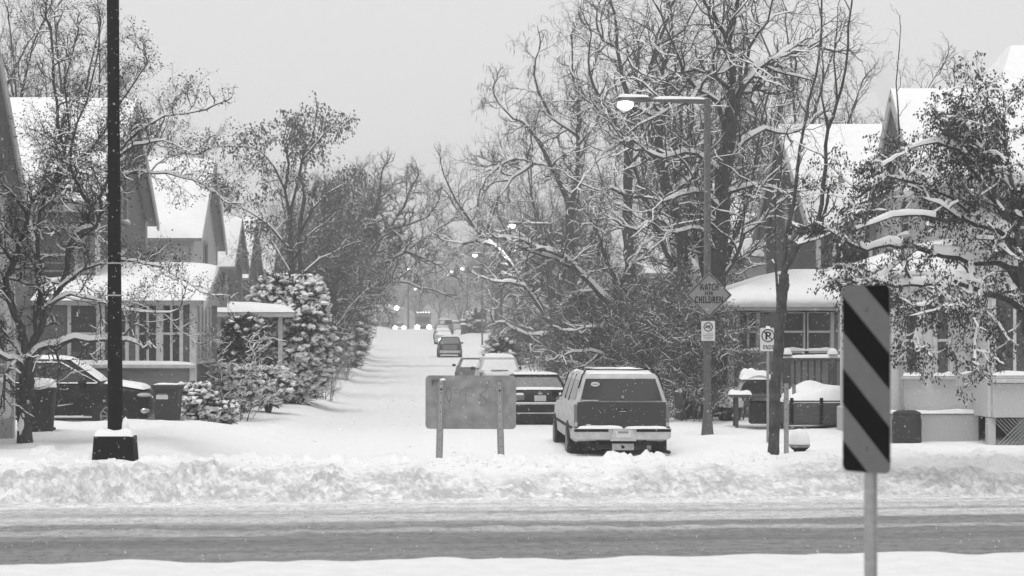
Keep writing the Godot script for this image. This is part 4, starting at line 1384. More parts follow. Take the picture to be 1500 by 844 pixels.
func dark_suv_on_drive() -> void:
	# it stands across the drive: nose towards the street (+x)
	var p := suv_dims(mats.car_dark, 0.09)
	p.snow = [[0, 1.66, 0.7, 1.3, 2.3, 0.10, 0.0], [0, 1.04, -1.7, 1.45, 0.95, 0.10, -0.16], [0, 1.40, -0.80, 1.2, 0.85, 0.05, -0.62]]
	p.front_glass = false
	var o := parked("suv", "dark snow-dusted sport utility car on the drive between two bins", Vector3(-8.3, 0.06, -47.0), -PI / 2, p)
	for s in [-1.0, 1.0]:
		var st := MB.new()
		st.tube(PackedVector3Array([Vector3(s * 0.89, 1.12, -1.1), Vector3(s * 0.89, 1.125, 0.6), Vector3(s * 0.87, 1.15, 1.9)]), PackedFloat32Array([0.018, 0.018, 0.018]), 6, true)
		part("window_trim", st, mats.chrome, o)
		var ar := MB.new()
		ar.tube(PackedVector3Array([Vector3(s * 0.87, 1.13, -1.12), Vector3(s * 0.80, 1.4, -0.62), Vector3(s * 0.72, 1.6, -0.24), Vector3(s * 0.71, 1.61, 1.7)]), PackedFloat32Array([0.02, 0.02, 0.02, 0.016]), 6, true)
		part("window_trim", ar, mats.chrome, o)
		var mi := MB.new()
		mi.blob(Vector3(s * 1.0, 1.17, -0.78), Vector3(0.13, 0.09, 0.11), 1, 0.0, 6, 10)
		part("mirror", mi, mats.car_dark, o, 60.0)
		var hl := MB.new()
		hl.blob(Vector3(s * 0.76, 0.84, -2.14), Vector3(0.16, 0.06, 0.22), 1, 0.0, 6, 10)
		part("headlight", hl, mats.lens_clear, o, 60.0)
		var fg := MB.new()
		fg.blob(Vector3(s * 0.78, 0.48, -2.18), Vector3(0.14, 0.09, 0.12), 1, 0.0, 6, 10)
		var fo := part("fog_lamp", fg, mats.chrome, o, 60.0)
		var fi := MB.new()
		fi.blob(Vector3(s * 0.80, 0.48, -2.23), Vector3(0.09, 0.06, 0.09), 1, 0.0, 6, 10)
		part("lens", fi, mats.lens_clear, fo, 60.0)
		for hz in [-0.35, 0.75]:
			boxpart("door_handle", Vector3(s * 0.938, 0.98, hz), Vector3(0.03, 0.035, 0.22), mats.chrome, o, 0.01)
		boxpart("sill_trim", Vector3(s * 0.935, 0.34, 0.0), Vector3(0.02, 0.05, 2.0), mats.chrome, o, 0.006)
		for dz in [-0.95, 0.12, 1.12]:
			boxpart("door_gap", Vector3(s * 0.931, 0.72, dz), Vector3(0.004, 0.7, 0.012), mats.black, o)
	boxpart("grille", Vector3(0, 0.72, -2.33), Vector3(0.9, 0.16, 0.06), mats.chrome, o, 0.02)


# ---------------------------------------------------------------- signs and posts
func rounded_rect(w: float, h: float, r: float, at := Vector2.ZERO) -> PackedVector2Array:
	var p := PackedVector2Array()
	for q in [[1, -1, -PI / 2], [1, 1, 0.0], [-1, 1, PI / 2], [-1, -1, PI]]:
		for k in 5:
			var t: float = q[2] + PI / 2 * k / 4
			p.append(at + Vector2(q[0] * (w / 2 - r) + cos(t) * r, q[1] * (h / 2 - r) + sin(t) * r))
	return p


func stroke(parent: Node, pts: PackedVector2Array, w: float, z: float, m: Material) -> void: # a mark rubbed on a flat panel
	var c := Curve2D.new()
	for i in pts.size():
		var t := (pts[mini(i + 1, pts.size() - 1)] - pts[maxi(i - 1, 0)]) / 6.0
		c.add_point(pts[i], -t, t)
	var q := c.tessellate(4, 6)
	var b := MB.new()
	for i in q.size() - 1:
		var d := (q[i + 1] - q[i]).normalized()
		var s := Vector2(-d.y, d.x) * w / 2.0
		b.quad(Vector3(q[i].x - s.x, q[i].y - s.y, z), Vector3(q[i].x + s.x, q[i].y + s.y, z), Vector3(q[i + 1].x + s.x, q[i + 1].y + s.y, z), Vector3(q[i + 1].x - s.x, q[i + 1].y - s.y, z))
	part("scrawl", b, m, parent)


func channel_post(parent: Node, a: Vector3, b: Vector3, w: float, holes: int, hole_from: float, hole_to: float) -> MeshInstance3D: # a flanged U post with punched holes, open side to +z
	var ax := (b - a).normalized()
	var rt := ax.cross(Vector3.BACK).normalized()
	var bk := rt.cross(ax).normalized()
	var m := MB.new()
	var pr := [Vector2(-0.5, 0.0), Vector2(-0.3, 0.0), Vector2(-0.22, 0.42), Vector2(0.22, 0.42), Vector2(0.3, 0.0), Vector2(0.5, 0.0), Vector2(0.5, 0.06), Vector2(0.34, 0.06), Vector2(0.26, 0.5), Vector2(-0.26, 0.5), Vector2(-0.34, 0.06), Vector2(-0.5, 0.06)]
	var r0 := []
	var r1 := []
	for q in pr:
		var off: Vector3 = (rt * q.x + bk * q.y) * w
		r0.append(a + off); r1.append(b + off)
	for k in pr.size():
		var k2 := (k + 1) % pr.size()
		m.quad(r0[k], r0[k2], r1[k2], r1[k])
	m.quad(r1[0], r1[1], r1[10], r1[11]); m.quad(r1[1], r1[2], r1[9], r1[10]); m.quad(r1[2], r1[3], r1[8], r1[9]); m.quad(r1[3], r1[4], r1[7], r1[8]); m.quad(r1[4], r1[5], r1[6], r1[7])
	var o := part("post", m, mats.post_steel, parent)
	for k in holes:
		var t := lerpf(hole_from, hole_to, float(k) / maxf(1.0, holes - 1.0))
		var h := MB.new()
		var disc := PackedVector2Array()
		for j in 8: disc.append(Vector2(cos(TAU * j / 8), sin(TAU * j / 8)) * 0.0095)
		h.prism(disc, 0.0, 0.002, Transform3D(Basis(rt, ax, bk), a.lerp(b, t) + bk * w * 0.5))
		part("hole", h, mats.black, o)
	return o


func build_signs() -> void:
	# striped hazard marker close to the camera, turned towards traffic from the left
	var o := thing("hazard_marker", "black and grey diagonally striped hazard marker on a pale steel post", "road sign", Vector3(2.238, 0.5, -9.7), deg_to_rad(-56.0))
	var w := 0.305
	var h := 0.914
	var mid := 1.745 # middle of the panel above the snow
	var outline := rounded_rect(w, h, 0.035, Vector2(-0.0, mid))
	var pn := MB.new()
	pn.prism(outline, 0.0, 0.006)
	part("panel", pn, mats.marker_grey, o)
	var top := mid + h / 2.0
	for k in range(-1, 4):
		var y := top - 0.056 - k * 0.354
		var band := PackedVector2Array([Vector2(-0.16, y + 0.007), Vector2(0.16, y + 0.007 - 0.294), Vector2(0.16, y - 0.165 - 0.294), Vector2(-0.16, y - 0.165)])
		for q in Geometry2D.intersect_polygons(band, outline):
			var m := MB.new()
			m.prism(q, 0.006, 0.0075)
			part("stripe", m, mats.black_print, o)
	for yy in [mid + 0.34, mid - 0.34]:
		var bo := MB.new()
		bo.lathe([[0.011, 0.0], [0.011, 0.004], [0.006, 0.007]], Transform3D(Basis(Vector3.RIGHT, PI / 2), Vector3(0.0, yy, 0.0075)), 10)
		part("bolt", bo, mats.marker_grey, o)
	channel_post(o, Vector3(0.0, -0.9, -0.035), Vector3(0.0, mid + 0.4, -0.035), 0.07, 0, 0, 1)
	# the back of a wide sign on two leaning channel posts
	var s := thing("sign_board", "scrawled grey back of a wide metal sign on two steel posts", "road sign", Vector3(1.06, 0.3, -33.5))
	var bd := MB.new()
	bd.prism(rounded_rect(1.524, 0.9, 0.07, Vector2(0.0, 0.92)), -0.012, 0.0, Transform3D(Basis(Vector3.BACK, -0.004), Vector3.ZERO))
	var panel := part("panel", bd, mats.sign_back, s)
	channel_post(s, Vector3(-0.545, -0.7, 0.012), Vector3(-0.495, 1.29, 0.012), 0.115, 8, 0.42, 0.97)
	channel_post(s, Vector3(0.53, -0.7, 0.012), Vector3(0.48, 1.26, 0.012), 0.115, 8, 0.45, 0.97)
	var cl := MB.new()
	cl.box(Vector3(-0.595, 1.29, 0.012), Vector3(0.12, 0.03, 0.03), 0.004)
	cl.box(Vector3(-0.64, 1.25, 0.012), Vector3(0.02, 0.09, 0.03), 0.004)
	part("bracket", cl, mats.lamp_steel, s)
	for bp in [Vector3(-0.495, 1.14, 0.075), Vector3(0.487, 1.12, 0.075)]:
		var bo := MB.new()
		bo.lathe([[0.018, 0.0], [0.018, 0.012], [0.008, 0.016]], Transform3D(Basis(Vector3.RIGHT, PI / 2), bp), 8)
		part("bolt", bo, mats.black, s)
	var sn := MB.new()
	sn.pad(Vector3(-0.47, 1.29, 0.03), 0.1, 0.06, 0.03, 1)
	part("snow", sn, mats.snow, s)
	var ink := grained("scrawl_ink", 0.13, 0.19, 0.05, 0.2, 0.7)
	stroke(panel, PackedVector2Array([Vector2(-0.38, 1.18), Vector2(-0.41, 1.08), Vector2(-0.37, 0.93), Vector2(-0.33, 1.0), Vector2(-0.34, 1.14), Vector2(-0.39, 1.19)]), 0.014, 0.002, ink)
	stroke(panel, PackedVector2Array([Vector2(-0.27, 1.12), Vector2(-0.23, 1.14), Vector2(-0.21, 1.1), Vector2(-0.25, 1.07), Vector2(-0.28, 1.1), Vector2(-0.27, 1.12)]), 0.012, 0.002, ink)
	stroke(panel, PackedVector2Array([Vector2(-0.2, 1.05), Vector2(-0.14, 1.13), Vector2(-0.06, 1.16), Vector2(-0.01, 1.16)]), 0.012, 0.002, ink)
	stroke(panel, PackedVector2Array([Vector2(-0.06, 1.13), Vector2(-0.08, 1.02), Vector2(-0.08, 0.9)]), 0.012, 0.002, ink)
	stroke(panel, PackedVector2Array([Vector2(-0.05, 1.03), Vector2(0.01, 1.03)]), 0.012, 0.002, ink)
	stroke(panel, PackedVector2Array([Vector2(0.31, 1.28), Vector2(0.26, 1.14), Vector2(0.18, 1.05), Vector2(0.22, 1.0), Vector2(0.27, 0.92), Vector2(0.2, 0.86), Vector2(0.14, 0.92), Vector2(0.17, 1.0), Vector2(0.15, 1.08)]), 0.015, 0.002, ink)
	stroke(panel, PackedVector2Array([Vector2(-0.35, 0.95), Vector2(-0.355, 0.87), Vector2(-0.35, 0.8)]), 0.01, 0.002, ink)
	# no-parking sign on its own post
	var n := thing("parking_sign", "white crossed-out P ENDS sign on a post behind the slim tree", "road sign", Vector3(7.06, 0.25, -39.0), deg_to_rad(-6.0))
	var np := MB.new()
	np.prism(rounded_rect(0.305, 0.457, 0.03, Vector2(0, 1.99)), 0.0, 0.008)
	part("panel", np, mats.sign_white, n)
	var rg := MB.new()
	ring_band(rg, 0.128, 0.108, 0.0, TAU, Vector3(0, 2.065, 0.0095))
	part("circle", rg, mats.black_print, n)
	lettering(n, "P", Vector3(0.005, 2.065, 0.0085), 0.155, 0.11, null, Basis.IDENTITY, 800)
	var sl := MB.new()
	sl.bar(Vector3(-0.082, 2.147, 0.0125), Vector3(0.082, 1.983, 0.0125), 0.02, 0.003, 0.0, Vector3.BACK)
	part("slash", sl, mats.black_print, n)
	lettering(n, "ENDS", Vector3(0.01, 1.84, 0.0085), 0.085, 0.2, mats.black_print, Basis.IDENTITY, 700)
	channel_post(n, Vector3(0, -0.6, -0.03), Vector3(0.0, 2.2, -0.03), 0.055, 0, 0, 1)
	var ps := MB.new()
	ps.pad(Vector3(0, 2.2, -0.01), 0.09, 0.07, 0.05, 4)
	part("snow", ps, mats.snow, n, 50.0)
	# two stout posts by the slim tree
	var a := thing("guard_post", "short broad weathered post beside the slim tree below the parking sign", "post", Vector3(7.10, 0.2, -38.6))
	boxpart("shaft", Vector3(0, 0.45, 0), Vector3(0.11, 1.5, 0.09), mats.wood_grey, a, 0.008)
	boxpart("cap", Vector3(0, 1.21, 0), Vector3(0.12, 0.03, 0.1), mats.wood_grey, a, 0.006)
	var c := thing("guard_post", "tall thin weathered steel post just right of the slim tree", "post", Vector3(6.62, 0.3, -34.8))
	channel_post(c, Vector3(0, -0.5, 0), Vector3(0.0, 1.2, 0), 0.085, 6, 0.4, 0.95)
	# thin sign posts along the left pavement
	var spots := [[-2.93, 77.0, 1.5, "thin bare signpost nearest along the left pavement, by the tall shrub"], [-3.14, 128.0, 2.6, "thin tall signpost second along the left pavement"], [-3.22, 203.0, 2.2, "thin signpost with a small square sign farthest up the left pavement"]]
	for i in 3:
		var q: Array = spots[i]
		var gy := ground_h(q[0], q[1])
		var t := thing("signpost", q[3], "signpost", Vector3(q[0], gy, -q[1]), 0.0, "signposts along the left pavement")
		channel_post(t, Vector3(0, -0.4, 0), Vector3(0, q[2], 0), 0.075, 0, 0, 1)
		var pb := MB.new()
		pb.prism(rounded_rect(0.3 if i < 2 else 0.6, 0.42 if i < 2 else 0.6, 0.03, Vector2(0, q[2] - 0.2)), 0.04, 0.05)
		part("panel", pb, mats.sign_back, t)


# ---------------------------------------------------------------- things standing about the yards
func build_yard_things() -> void:
	var o := thing("light_pole", "tall black pole rising from a black box base on the snowbank", "pole", Vector3(-4.55, 0.30, -31.0), 0.0)
	var b := MB.new()
	b.loft([rect_ring(0.68, 0.62, -0.4, 0.12), rect_ring(0.655, 0.6, 0.1, 0.12), rect_ring(0.60, 0.56, 0.50, 0.12)])
	part("base", b, mats.black_pole, o)
	var p := MB.new()
	p.rod(Vector3(0, 0.5, 0), Vector3(-0.06, 11.0, 0), 0.123, 0.112, 20)
	var pole := part("pole", p, mats.black_pole, o)
	for yy in [2.68, 3.18]:
		var band := MB.new()
		band.lathe([[0.12, -0.012], [0.132, -0.01], [0.132, 0.01], [0.12, 0.012]], Transform3D(Basis.IDENTITY, Vector3(-0.06 * (yy - 0.5) / 10.5, yy, 0)), 20)
		part("band", band, mats.tarp, pole)
	var s := MB.new()
	s.pad(Vector3(0.0, 0.495, 0.0), 0.6, 0.56, 0.12, 5, Basis.IDENTITY, 14, 12, 0.3)
	part("snow", s, mats.snow, o, 60.0)
	s = MB.new()
	s.blob(Vector3(0.16, 0.62, 0.06), Vector3(0.06, 0.16, 0.06), 3, 0.1, 6, 8)
	part("snow", s, mats.snow, o, 60.0)
	# wheeled bins on the drive
	bin(Vector3(-7.36, 0.22, -40.0), 0.15, "dark wheeled bin with snow on its lid behind the forked tree", true)
	bin(Vector3(-5.42, 0.12, -45.0), -0.1, "dark wheeled bin with a white label at the car's nose", false)
	bin(Vector3(6.0, ground_h(6.0, 214.0), -214.0), 0.0, "dark wheeled bin far up the street below the fifth lamp", true)
	bin(Vector3(6.75, -0.15, -93.0), 0.1, "dark bin standing among the shrubs beside the pale wagon", true)
	# low pedestal under its cap of snow
	var u := thing("utility_pedestal", "low dark pedestal under a tall cap of snow right of the slim tree", "pedestal", Vector3(6.93, 0.28, -35.2))
	var ub := MB.new()
	ub.lathe([[0.10, -0.4], [0.10, 0.02], [0.15, 0.06], [0.17, 0.08]], Transform3D.IDENTITY, 16)
	part("base", ub, mats.black_pole, u, 40.0)
	var ur := MB.new()
	ur.lathe([[0.17, 0.08], [0.185, 0.10], [0.185, 0.13], [0.16, 0.14]], Transform3D.IDENTITY, 18)
	part("rim", ur, mats.wood_grey, u, 40.0)
	var us := MB.new()
	us.lathe([[0.178, 0.135], [0.185, 0.18], [0.17, 0.28], [0.13, 0.36], [0.06, 0.40], [0.005, 0.41]], Transform3D.IDENTITY, 18)
	part("snow", us, mats.snow, u, 70.0)
	deck_rail()
	trailer()
	covered_grill()
	var g := thing("garden_pot", "round garden planter half buried under a dome of snow", "planter", Vector3(7.75, 0.2, -47.8))
	var gp := MB.new()
	gp.lathe([[0.2, -0.2], [0.24, 0.1], [0.29, 0.38], [0.31, 0.4]], Transform3D.IDENTITY, 18)
	part("pot", gp, mats.bin, g, 40.0)
	var gs := MB.new()
	gs.lathe([[0.31, 0.36], [0.32, 0.46], [0.25, 0.62], [0.12, 0.72], [0.005, 0.74]], Transform3D.IDENTITY, 18)
	part("snow", gs, mats.snow, g, 70.0)
	for k in 5:
		var st := MB.new()
		var t := k * 1.3
		st.tube(PackedVector3Array([Vector3(cos(t) * 0.3, -0.1, sin(t) * 0.3), Vector3(cos(t) * 0.34, 0.3, sin(t) * 0.36), Vector3(cos(t) * 0.45, 0.75, sin(t) * 0.4)]), PackedFloat32Array([0.02, 0.016, 0.006]), 5)
		part("stem", st, mats.twig, g)
	# barrel beside the stucco wall
	var r := thing("barrel", "dark barrel standing against the stucco wall behind the striped marker", "barrel", Vector3(9.78, 0.15, -39.0))
	var rb := MB.new()
	rb.lathe([[0.26, -0.2], [0.28, 0.1], [0.285, 0.5], [0.26, 0.62], [0.24, 0.64]], Transform3D.IDENTITY, 18)
	part("drum", rb, mats.bin, r, 40.0)
	var rl := MB.new()
	rl.lathe([[0.27, 0.62], [0.27, 0.66], [0.18, 0.70], [0.01, 0.71]], Transform3D.IDENTITY, 18)
	part("lid", rl, mats.bin, r, 40.0)
	# dark crates beside the thicket
	var k := thing("storage_box", "dark storage box in the snow between truck and lamp pole", "box", Vector3(6.95, 0.1, -48.5), 0.2)
	boxpart("body", Vector3(0, 0.3, 0), Vector3(0.75, 0.9, 0.6), mats.wood_dark, k, 0.02)
	boxpart("lid", Vector3(0, 0.77, 0), Vector3(0.8, 0.06, 0.65), mats.wood_dark, k, 0.015)
	var ks := MB.new()
	ks.pad(Vector3(0, 0.80, 0), 0.78, 0.62, 0.1, 2)
	part("snow", ks, mats.snow, k, 60.0)


func bin(at: Vector3, turn: float, label: String, snowy: bool) -> void:
	var o := thing("wheeled_bin", label, "bin", at, turn, "wheeled bins")
	var b := MB.new()
	b.loft([rect_ring(0.46, 0.52, 0.06, 0.2), rect_ring(0.5, 0.56, 0.4, 0.2), rect_ring(0.57, 0.66, 0.95, 0.2), rect_ring(0.61, 0.70, 0.96, 0.2), rect_ring(0.61, 0.70, 1.0, 0.2)])
	part("body", b, mats.bin, o)
	var l := MB.new()
	l.loft([rect_ring(0.64, 0.74, 1.0, 0.2), rect_ring(0.64, 0.74, 1.03, 0.2), rect_ring(0.54, 0.62, 1.07, 0.3)])
	part("lid", l, mats.bin, o)
	var h := MB.new()
	h.rod(Vector3(-0.26, 0.98, 0.39), Vector3(0.26, 0.98, 0.39), 0.018)
	part("handle", h, mats.bin, o)
	for s in [-1.0, 1.0]:
		var w := MB.new()
		w.lathe([[0.12, -0.03], [0.12, 0.03], [0.02, 0.035]], Transform3D(Basis(Vector3.BACK, PI / 2), Vector3(s * 0.25, 0.12, -0.2)), 14)
		part("wheel", w, mats.rubber, o)
	if snowy:
		var m := MB.new()
		m.pad(Vector3(0, 1.06, 0), 0.6, 0.68, 0.18, 3, Basis.IDENTITY, 10, 10, 0.15)
		part("snow", m, mats.snow, o, 60.0)
	else:
		var bs := Basis(Vector3.RIGHT, -0.09)
		boxpart("label", Vector3(-0.06, 0.82, 0.318), Vector3(0.27, 0.16, 0.006), mats.sign_white, o, 0.0, bs)
		for k in 2:
			boxpart("print_line", Vector3(-0.06, 0.85 - 0.06 * k, 0.324 - 0.004 * k), Vector3(0.21, 0.03, 0.003), mats.print_pale, o, 0.0, bs)
		var m := MB.new()
		m.pad(Vector3(0, 1.065, 0), 0.56, 0.64, 0.03, 3)
		part("snow", m, mats.snow, o, 60.0)


func deck_rail() -> void:
	var o := thing("deck_railing", "dark timber deck railing capped with snow before the porch windows", "railing", Vector3(8.75, 0.2, -46.8))
	for i in 4:
		boxpart("post", Vector3(0.16 + i * 1.08, 0.75, 0), Vector3(0.17, 1.6, 0.17), mats.wood_dark, o, 0.01)
		var s := MB.new()
		s.pad(Vector3(0.16 + i * 1.08, 1.64, 0), 0.22, 0.24, 0.13, i, Basis.IDENTITY, 6, 6, 0.1)
		part("snow", s, mats.snow, o, 60.0)
	for yy in [1.52, 0.82, 0.2]:
		boxpart("rail", Vector3(1.75, yy, 0.02), Vector3(3.6, 0.07, 0.1), mats.wood_dark, o, 0.008)
		var s := MB.new()
		s.pad(Vector3(1.75, yy + 0.034, 0.02), 3.55, 0.11, 0.06 if yy > 1.0 else 0.035, int(yy * 10), Basis.IDENTITY, 40, 4, 0.5)
		part("snow", s, mats.snow, o, 60.0)
	for i in 22:
		if i % 7 == 0: continue
		boxpart("baluster", Vector3(0.05 + i * 0.155, 0.86, -0.02), Vector3(0.04, 1.26, 0.04), mats.wood_dark, o, 0.004)
	boxpart("deck", Vector3(1.75, 0.08, -1.4), Vector3(3.6, 0.16, 2.7), mats.wood_dark, o, 0.01)


func trailer() -> void:
	var o := thing("utility_trailer", "low dark utility trailer heaped with snow in front of the deck", "trailer", Vector3(8.42, 0.2, -44.4))
	for s in [[Vector3(0.95, 0.42, 0.72), Vector3(2.0, 0.5, 0.05)], [Vector3(0.95, 0.42, -0.72), Vector3(2.0, 0.5, 0.05)], [Vector3(-0.05, 0.42, 0), Vector3(0.05, 0.5, 1.4)], [Vector3(1.95, 0.42, 0), Vector3(0.05, 0.5, 1.4)]]:
		boxpart("side_panel", s[0], s[1], mats.wood_dark, o, 0.006)
	for x in [0.0, 0.65, 1.3, 1.9]:
		boxpart("stake", Vector3(x, 0.44, 0.77), Vector3(0.07, 0.58, 0.05), mats.black_pole, o, 0.006)
	boxpart("bed", Vector3(0.95, 0.16, 0), Vector3(2.0, 0.06, 1.4), mats.wood_dark, o, 0.004)
	for q in [Vector3(0.1, 1.0, 0.5), Vector3(0.02, 1.0, -0.6)]:
		boxpart("corner_post", Vector3(q.x, 0.72, q.z), Vector3(0.07, 0.6, 0.07), mats.wood_grey, o, 0.006)
	var s := MB.new()
	s.pad(Vector3(0.95, 0.62, 0), 2.08, 1.5, 0.32, 2, Basis.IDENTITY, 22, 14, 0.5)
	part("snow", s, mats.snow, o, 55.0)
	for z in [-0.78, 0.78]:
		wheel(o, Vector3(1.1, 0.2, z * 1.06), 0.26, 0.16, signf(z))
	var b := MB.new()
	b.bar(Vector3(1.2, 0.12, 1.1), Vector3(2.2, 0.12, 1.1), 0.3, 0.06, 0.01)
	part("step", b, mats.wood_grey, o)
	var bs := MB.new()
	bs.pad(Vector3(1.7, 0.15, 1.1), 0.95, 0.3, 0.1, 7, Basis.IDENTITY, 12, 6, 0.5)
	part("snow", bs, mats.snow, o, 60.0)


func covered_grill() -> void:
	var o := thing("barbecue", "domed snow-covered barbecue with an open front, beside the parking sign", "barbecue", Vector3(7.95, 0.25, -45.2), -0.1)
	var d := MB.new()
	var rings := []
	for q in [[-0.42, 0.2], [-0.36, 0.33], [-0.1, 0.42], [0.2, 0.42], [0.4, 0.38]]:
		var ring := []
		for k in 14:
			var t := PI * k / 13
			ring.append(Vector3(-cos(t) * q[1] * 1.1, 0.72 + sin(t) * q[1] * 1.1, q[0]))
		rings.append(ring)
	rings.reverse()
	d.loft(rings, false, true) # open towards the street
	part("hood", d, mats.tarp, o, 40.0)
	boxpart("shelf", Vector3(0.0, 0.68, 0.1), Vector3(1.25, 0.07, 1.1), mats.wood_dark, o, 0.01)
	for q in [[-0.5, 0.5], [0.5, 0.5], [-0.5, -0.35], [0.5, -0.35]]:
		boxpart("leg", Vector3(q[0], 0.25, q[1]), Vector3(0.07, 0.85, 0.07), mats.wood_dark, o, 0.006)
	boxpart("box", Vector3(0.1, 0.3, 0.1), Vector3(0.6, 0.5, 0.5), mats.bin, o, 0.02)
	var s := MB.new()
	s.pad(Vector3(-0.05, 1.05, -0.05), 0.7, 0.9, 0.2, 3, Basis.IDENTITY, 12, 10, 0.5)
	part("snow", s, mats.snow, o, 60.0)
	s = MB.new()
	s.pad(Vector3(-0.42, 0.715, 0.3), 0.5, 0.6, 0.1, 5, Basis.IDENTITY, 10, 8, 0.3)
	part("snow", s, mats.snow, o, 60.0)


# ---------------------------------------------------------------- trees
class TreeMaker:
	var wood := MB.new()   # trunk and main limbs
	var crown := MB.new()  # boughs and twigs
	var snow := MB.new()
	var leaf := MB.new()
	var r := RandomNumberGenerator.new()
	var k := 1.0           # size of the tree's details
	var snowy := 1.0
	var leaves := 0.0      # leaves for each end twig
	var leaf_size := 0.06
	var hang := 0.5
	var limb_dens := []    # share of boughs on each limb, where they differ
	var dens := 1.0
	var lift := 0.12
	var deep := 3
	var reach := 1.0
	var pods := 0.0
	var gnarl := 0.76       # how much boughs and twigs bend
	var fine := 1          # joints in the last twigs

	func curve(p: PackedVector3Array, sub := 2) -> PackedVector3Array:
		var o := PackedVector3Array()
		var m := p.size()
		for i in m - 1:
			for s in sub:
				o.append(p[i].cubic_interpolate(p[i + 1], p[maxi(i - 1, 0)], p[mini(i + 2, m - 1)], float(s) / sub))
		o.append(p[m - 1])
		return o

	func limb(p: PackedVector3Array, r0: float, r1: float, trunk: bool, share := 1.0) -> void:
		var q := curve(p)
		var rad := PackedFloat32Array()
		var total := 0.0
		for i in q.size():
			if i > 0:
				total += q[i].distance_to(q[i - 1])
				if i < q.size() - 1: q[i] += Vector3(r.randf_range(-1, 1), r.randf_range(-1, 1), r.randf_range(-1, 1)) * 0.05 * k
			rad.append(lerpf(r0, r1 if trunk else r1 * 0.7, pow(float(i) / (q.size() - 1), 0.7)) * (1.0 if trunk else 0.86) * r.randf_range(0.93, 1.07))
		wood.tube(q, rad, 10 if r0 > 0.1 else 7, true)
		cap(q, rad, 0.025)
		if trunk: return
		var n := int(total / k * 2.3 * dens * share) + 2
		for i in n:
			var t := 0.14 + 0.86 * (i + r.randf()) / n
			var f := t * (q.size() - 1)
			var a := mini(int(f), q.size() - 2)
			var at := q[a].lerp(q[a + 1], f - a)
			var dir := (q[a + 1] - q[a]).normalized()
			bough(at, turned(dir, r.randf_range(0.6, 1.25)), k * reach * r.randf_range(0.5, 1.7) * (1.2 - 0.45 * t), maxf(rad[a] * r.randf_range(0.38, 0.62), 0.011 * k), 1)
		bough(q[q.size() - 1], (q[q.size() - 1] - q[q.size() - 2]).normalized(), k * reach * 0.9, r1 * 0.9, 1)

	func turned(dir: Vector3, ang: float) -> Vector3:
		var s := dir.cross(Vector3(r.randf_range(-1, 1), r.randf_range(-1, 1), r.randf_range(-1, 1))).normalized()
		return (dir * cos(ang) + s * sin(ang)).normalized()

	func bough(at: Vector3, dir: Vector3, len: float, r0: float, level: int) -> void:
		var m := 5 if level == 1 else (4 if level == 2 else fine)
		var p := PackedVector3Array([at])
		var rad := PackedFloat32Array([r0])
		var d := dir
		for i in m:
			d = (d + Vector3(r.randf_range(-1, 1), r.randf_range(-1, 1) + lift * 1.6, r.randf_range(-1, 1)) * (0.62 if level == 1 else 0.78 if level == 2 else 0.4) * gnarl).normalized()
			p.append(p[i] + d * len / m)
			rad.append(maxf(r0 * (1.0 - 0.7 * (i + 1) / m), 0.0022 * k))
		if level == 3: spike(p, rad)
		else: crown.tube(p, rad, 4 if level == 1 else 3)
		if level < 3 and r.randf() < (0.9 if level == 1 else 0.6): cap(p, rad)
		if level >= deep:
			tip(p[m], d)
			return
		var n := [0, 5, 5, 0][level] as int
		n = int(n * dens * minf(1.6, len / (k * reach * [1.0, 0.9, 0.45, 0.3][level])) + r.randf())
		for i in n:
			var f := (0.2 + 0.8 * (i + r.randf()) / maxf(1.0, n)) * m
			var a := mini(int(f), m - 1)
			bough(p[a].lerp(p[a + 1], f - a), turned((p[a + 1] - p[a]).normalized(), r.randf_range(0.5, 1.25)), len * (r.randf_range(0.38, 0.7) if level == 1 else r.randf_range(0.22, 0.42)), maxf(rad[a] * 0.68, 0.0045 * k), level + 1)
		tip(p[m], d)

	func spike(p: PackedVector3Array, rad: PackedFloat32Array) -> void: # a thin three-sided twig that runs to a point
		var d := (p[1] - p[0]).normalized()
		var a := d.cross(Vector3(0.3, 0.2, 0.9)).normalized()
		var b := d.cross(a)
		var i := crown.v.size()
		var m := p.size() - 1
		for j in m:
			for q in 3:
				var o: Vector3 = a * [1.0, -0.5, -0.5][q] + b * [0.0, 0.87, -0.87][q]
				crown.v.append(p[j] + o * rad[j] * (1.0 if j == 0 else 0.8)); crown.n.append(o)
		crown.v.append(p[m]); crown.n.append(d)
		for j in m:
			for q in 3:
				var i0 := i + j * 3 + q
				var i1 := i + j * 3 + (q + 1) % 3
				if j == m - 1: crown.ix.append_array(PackedInt32Array([i0, i + m * 3, i1]))
				else: crown.ix.append_array(PackedInt32Array([i0, i0 + 3, i1, i1, i0 + 3, i1 + 3]))

	func tip(at: Vector3, d: Vector3) -> void:
		var n := int(leaves + r.randf())
		for i in n:
			var s := leaf_size * r.randf_range(0.6, 1.3)
			var b := at + Vector3(r.randf_range(-1, 1), r.randf_range(-1, 1), r.randf_range(-1, 1)) * leaf_size * 0.9
			var dir := (d + Vector3(r.randf_range(-1, 1), r.randf_range(-1, 1) - hang * 2.0, r.randf_range(-1, 1)) * 1.2).normalized()
			var w := turned(dir, PI / 2) * s * 0.3
			var mid := b + dir * s * 0.5 + Vector3(0, s * 0.12, 0)
			leaf.quad(b, mid + w, b + dir * s, mid - w)
		if pods > 0.0 and r.randf() < pods:
			var l := r.randf_range(0.2, 0.4)
			crown.tube(PackedVector3Array([at, at + Vector3(r.randf_range(-0.03, 0.03), -l * 0.5, r.randf_range(-0.03, 0.03)), at + Vector3(r.randf_range(-0.06, 0.06), -l, 0)]), PackedFloat32Array([0.006, 0.012, 0.005]), 3)

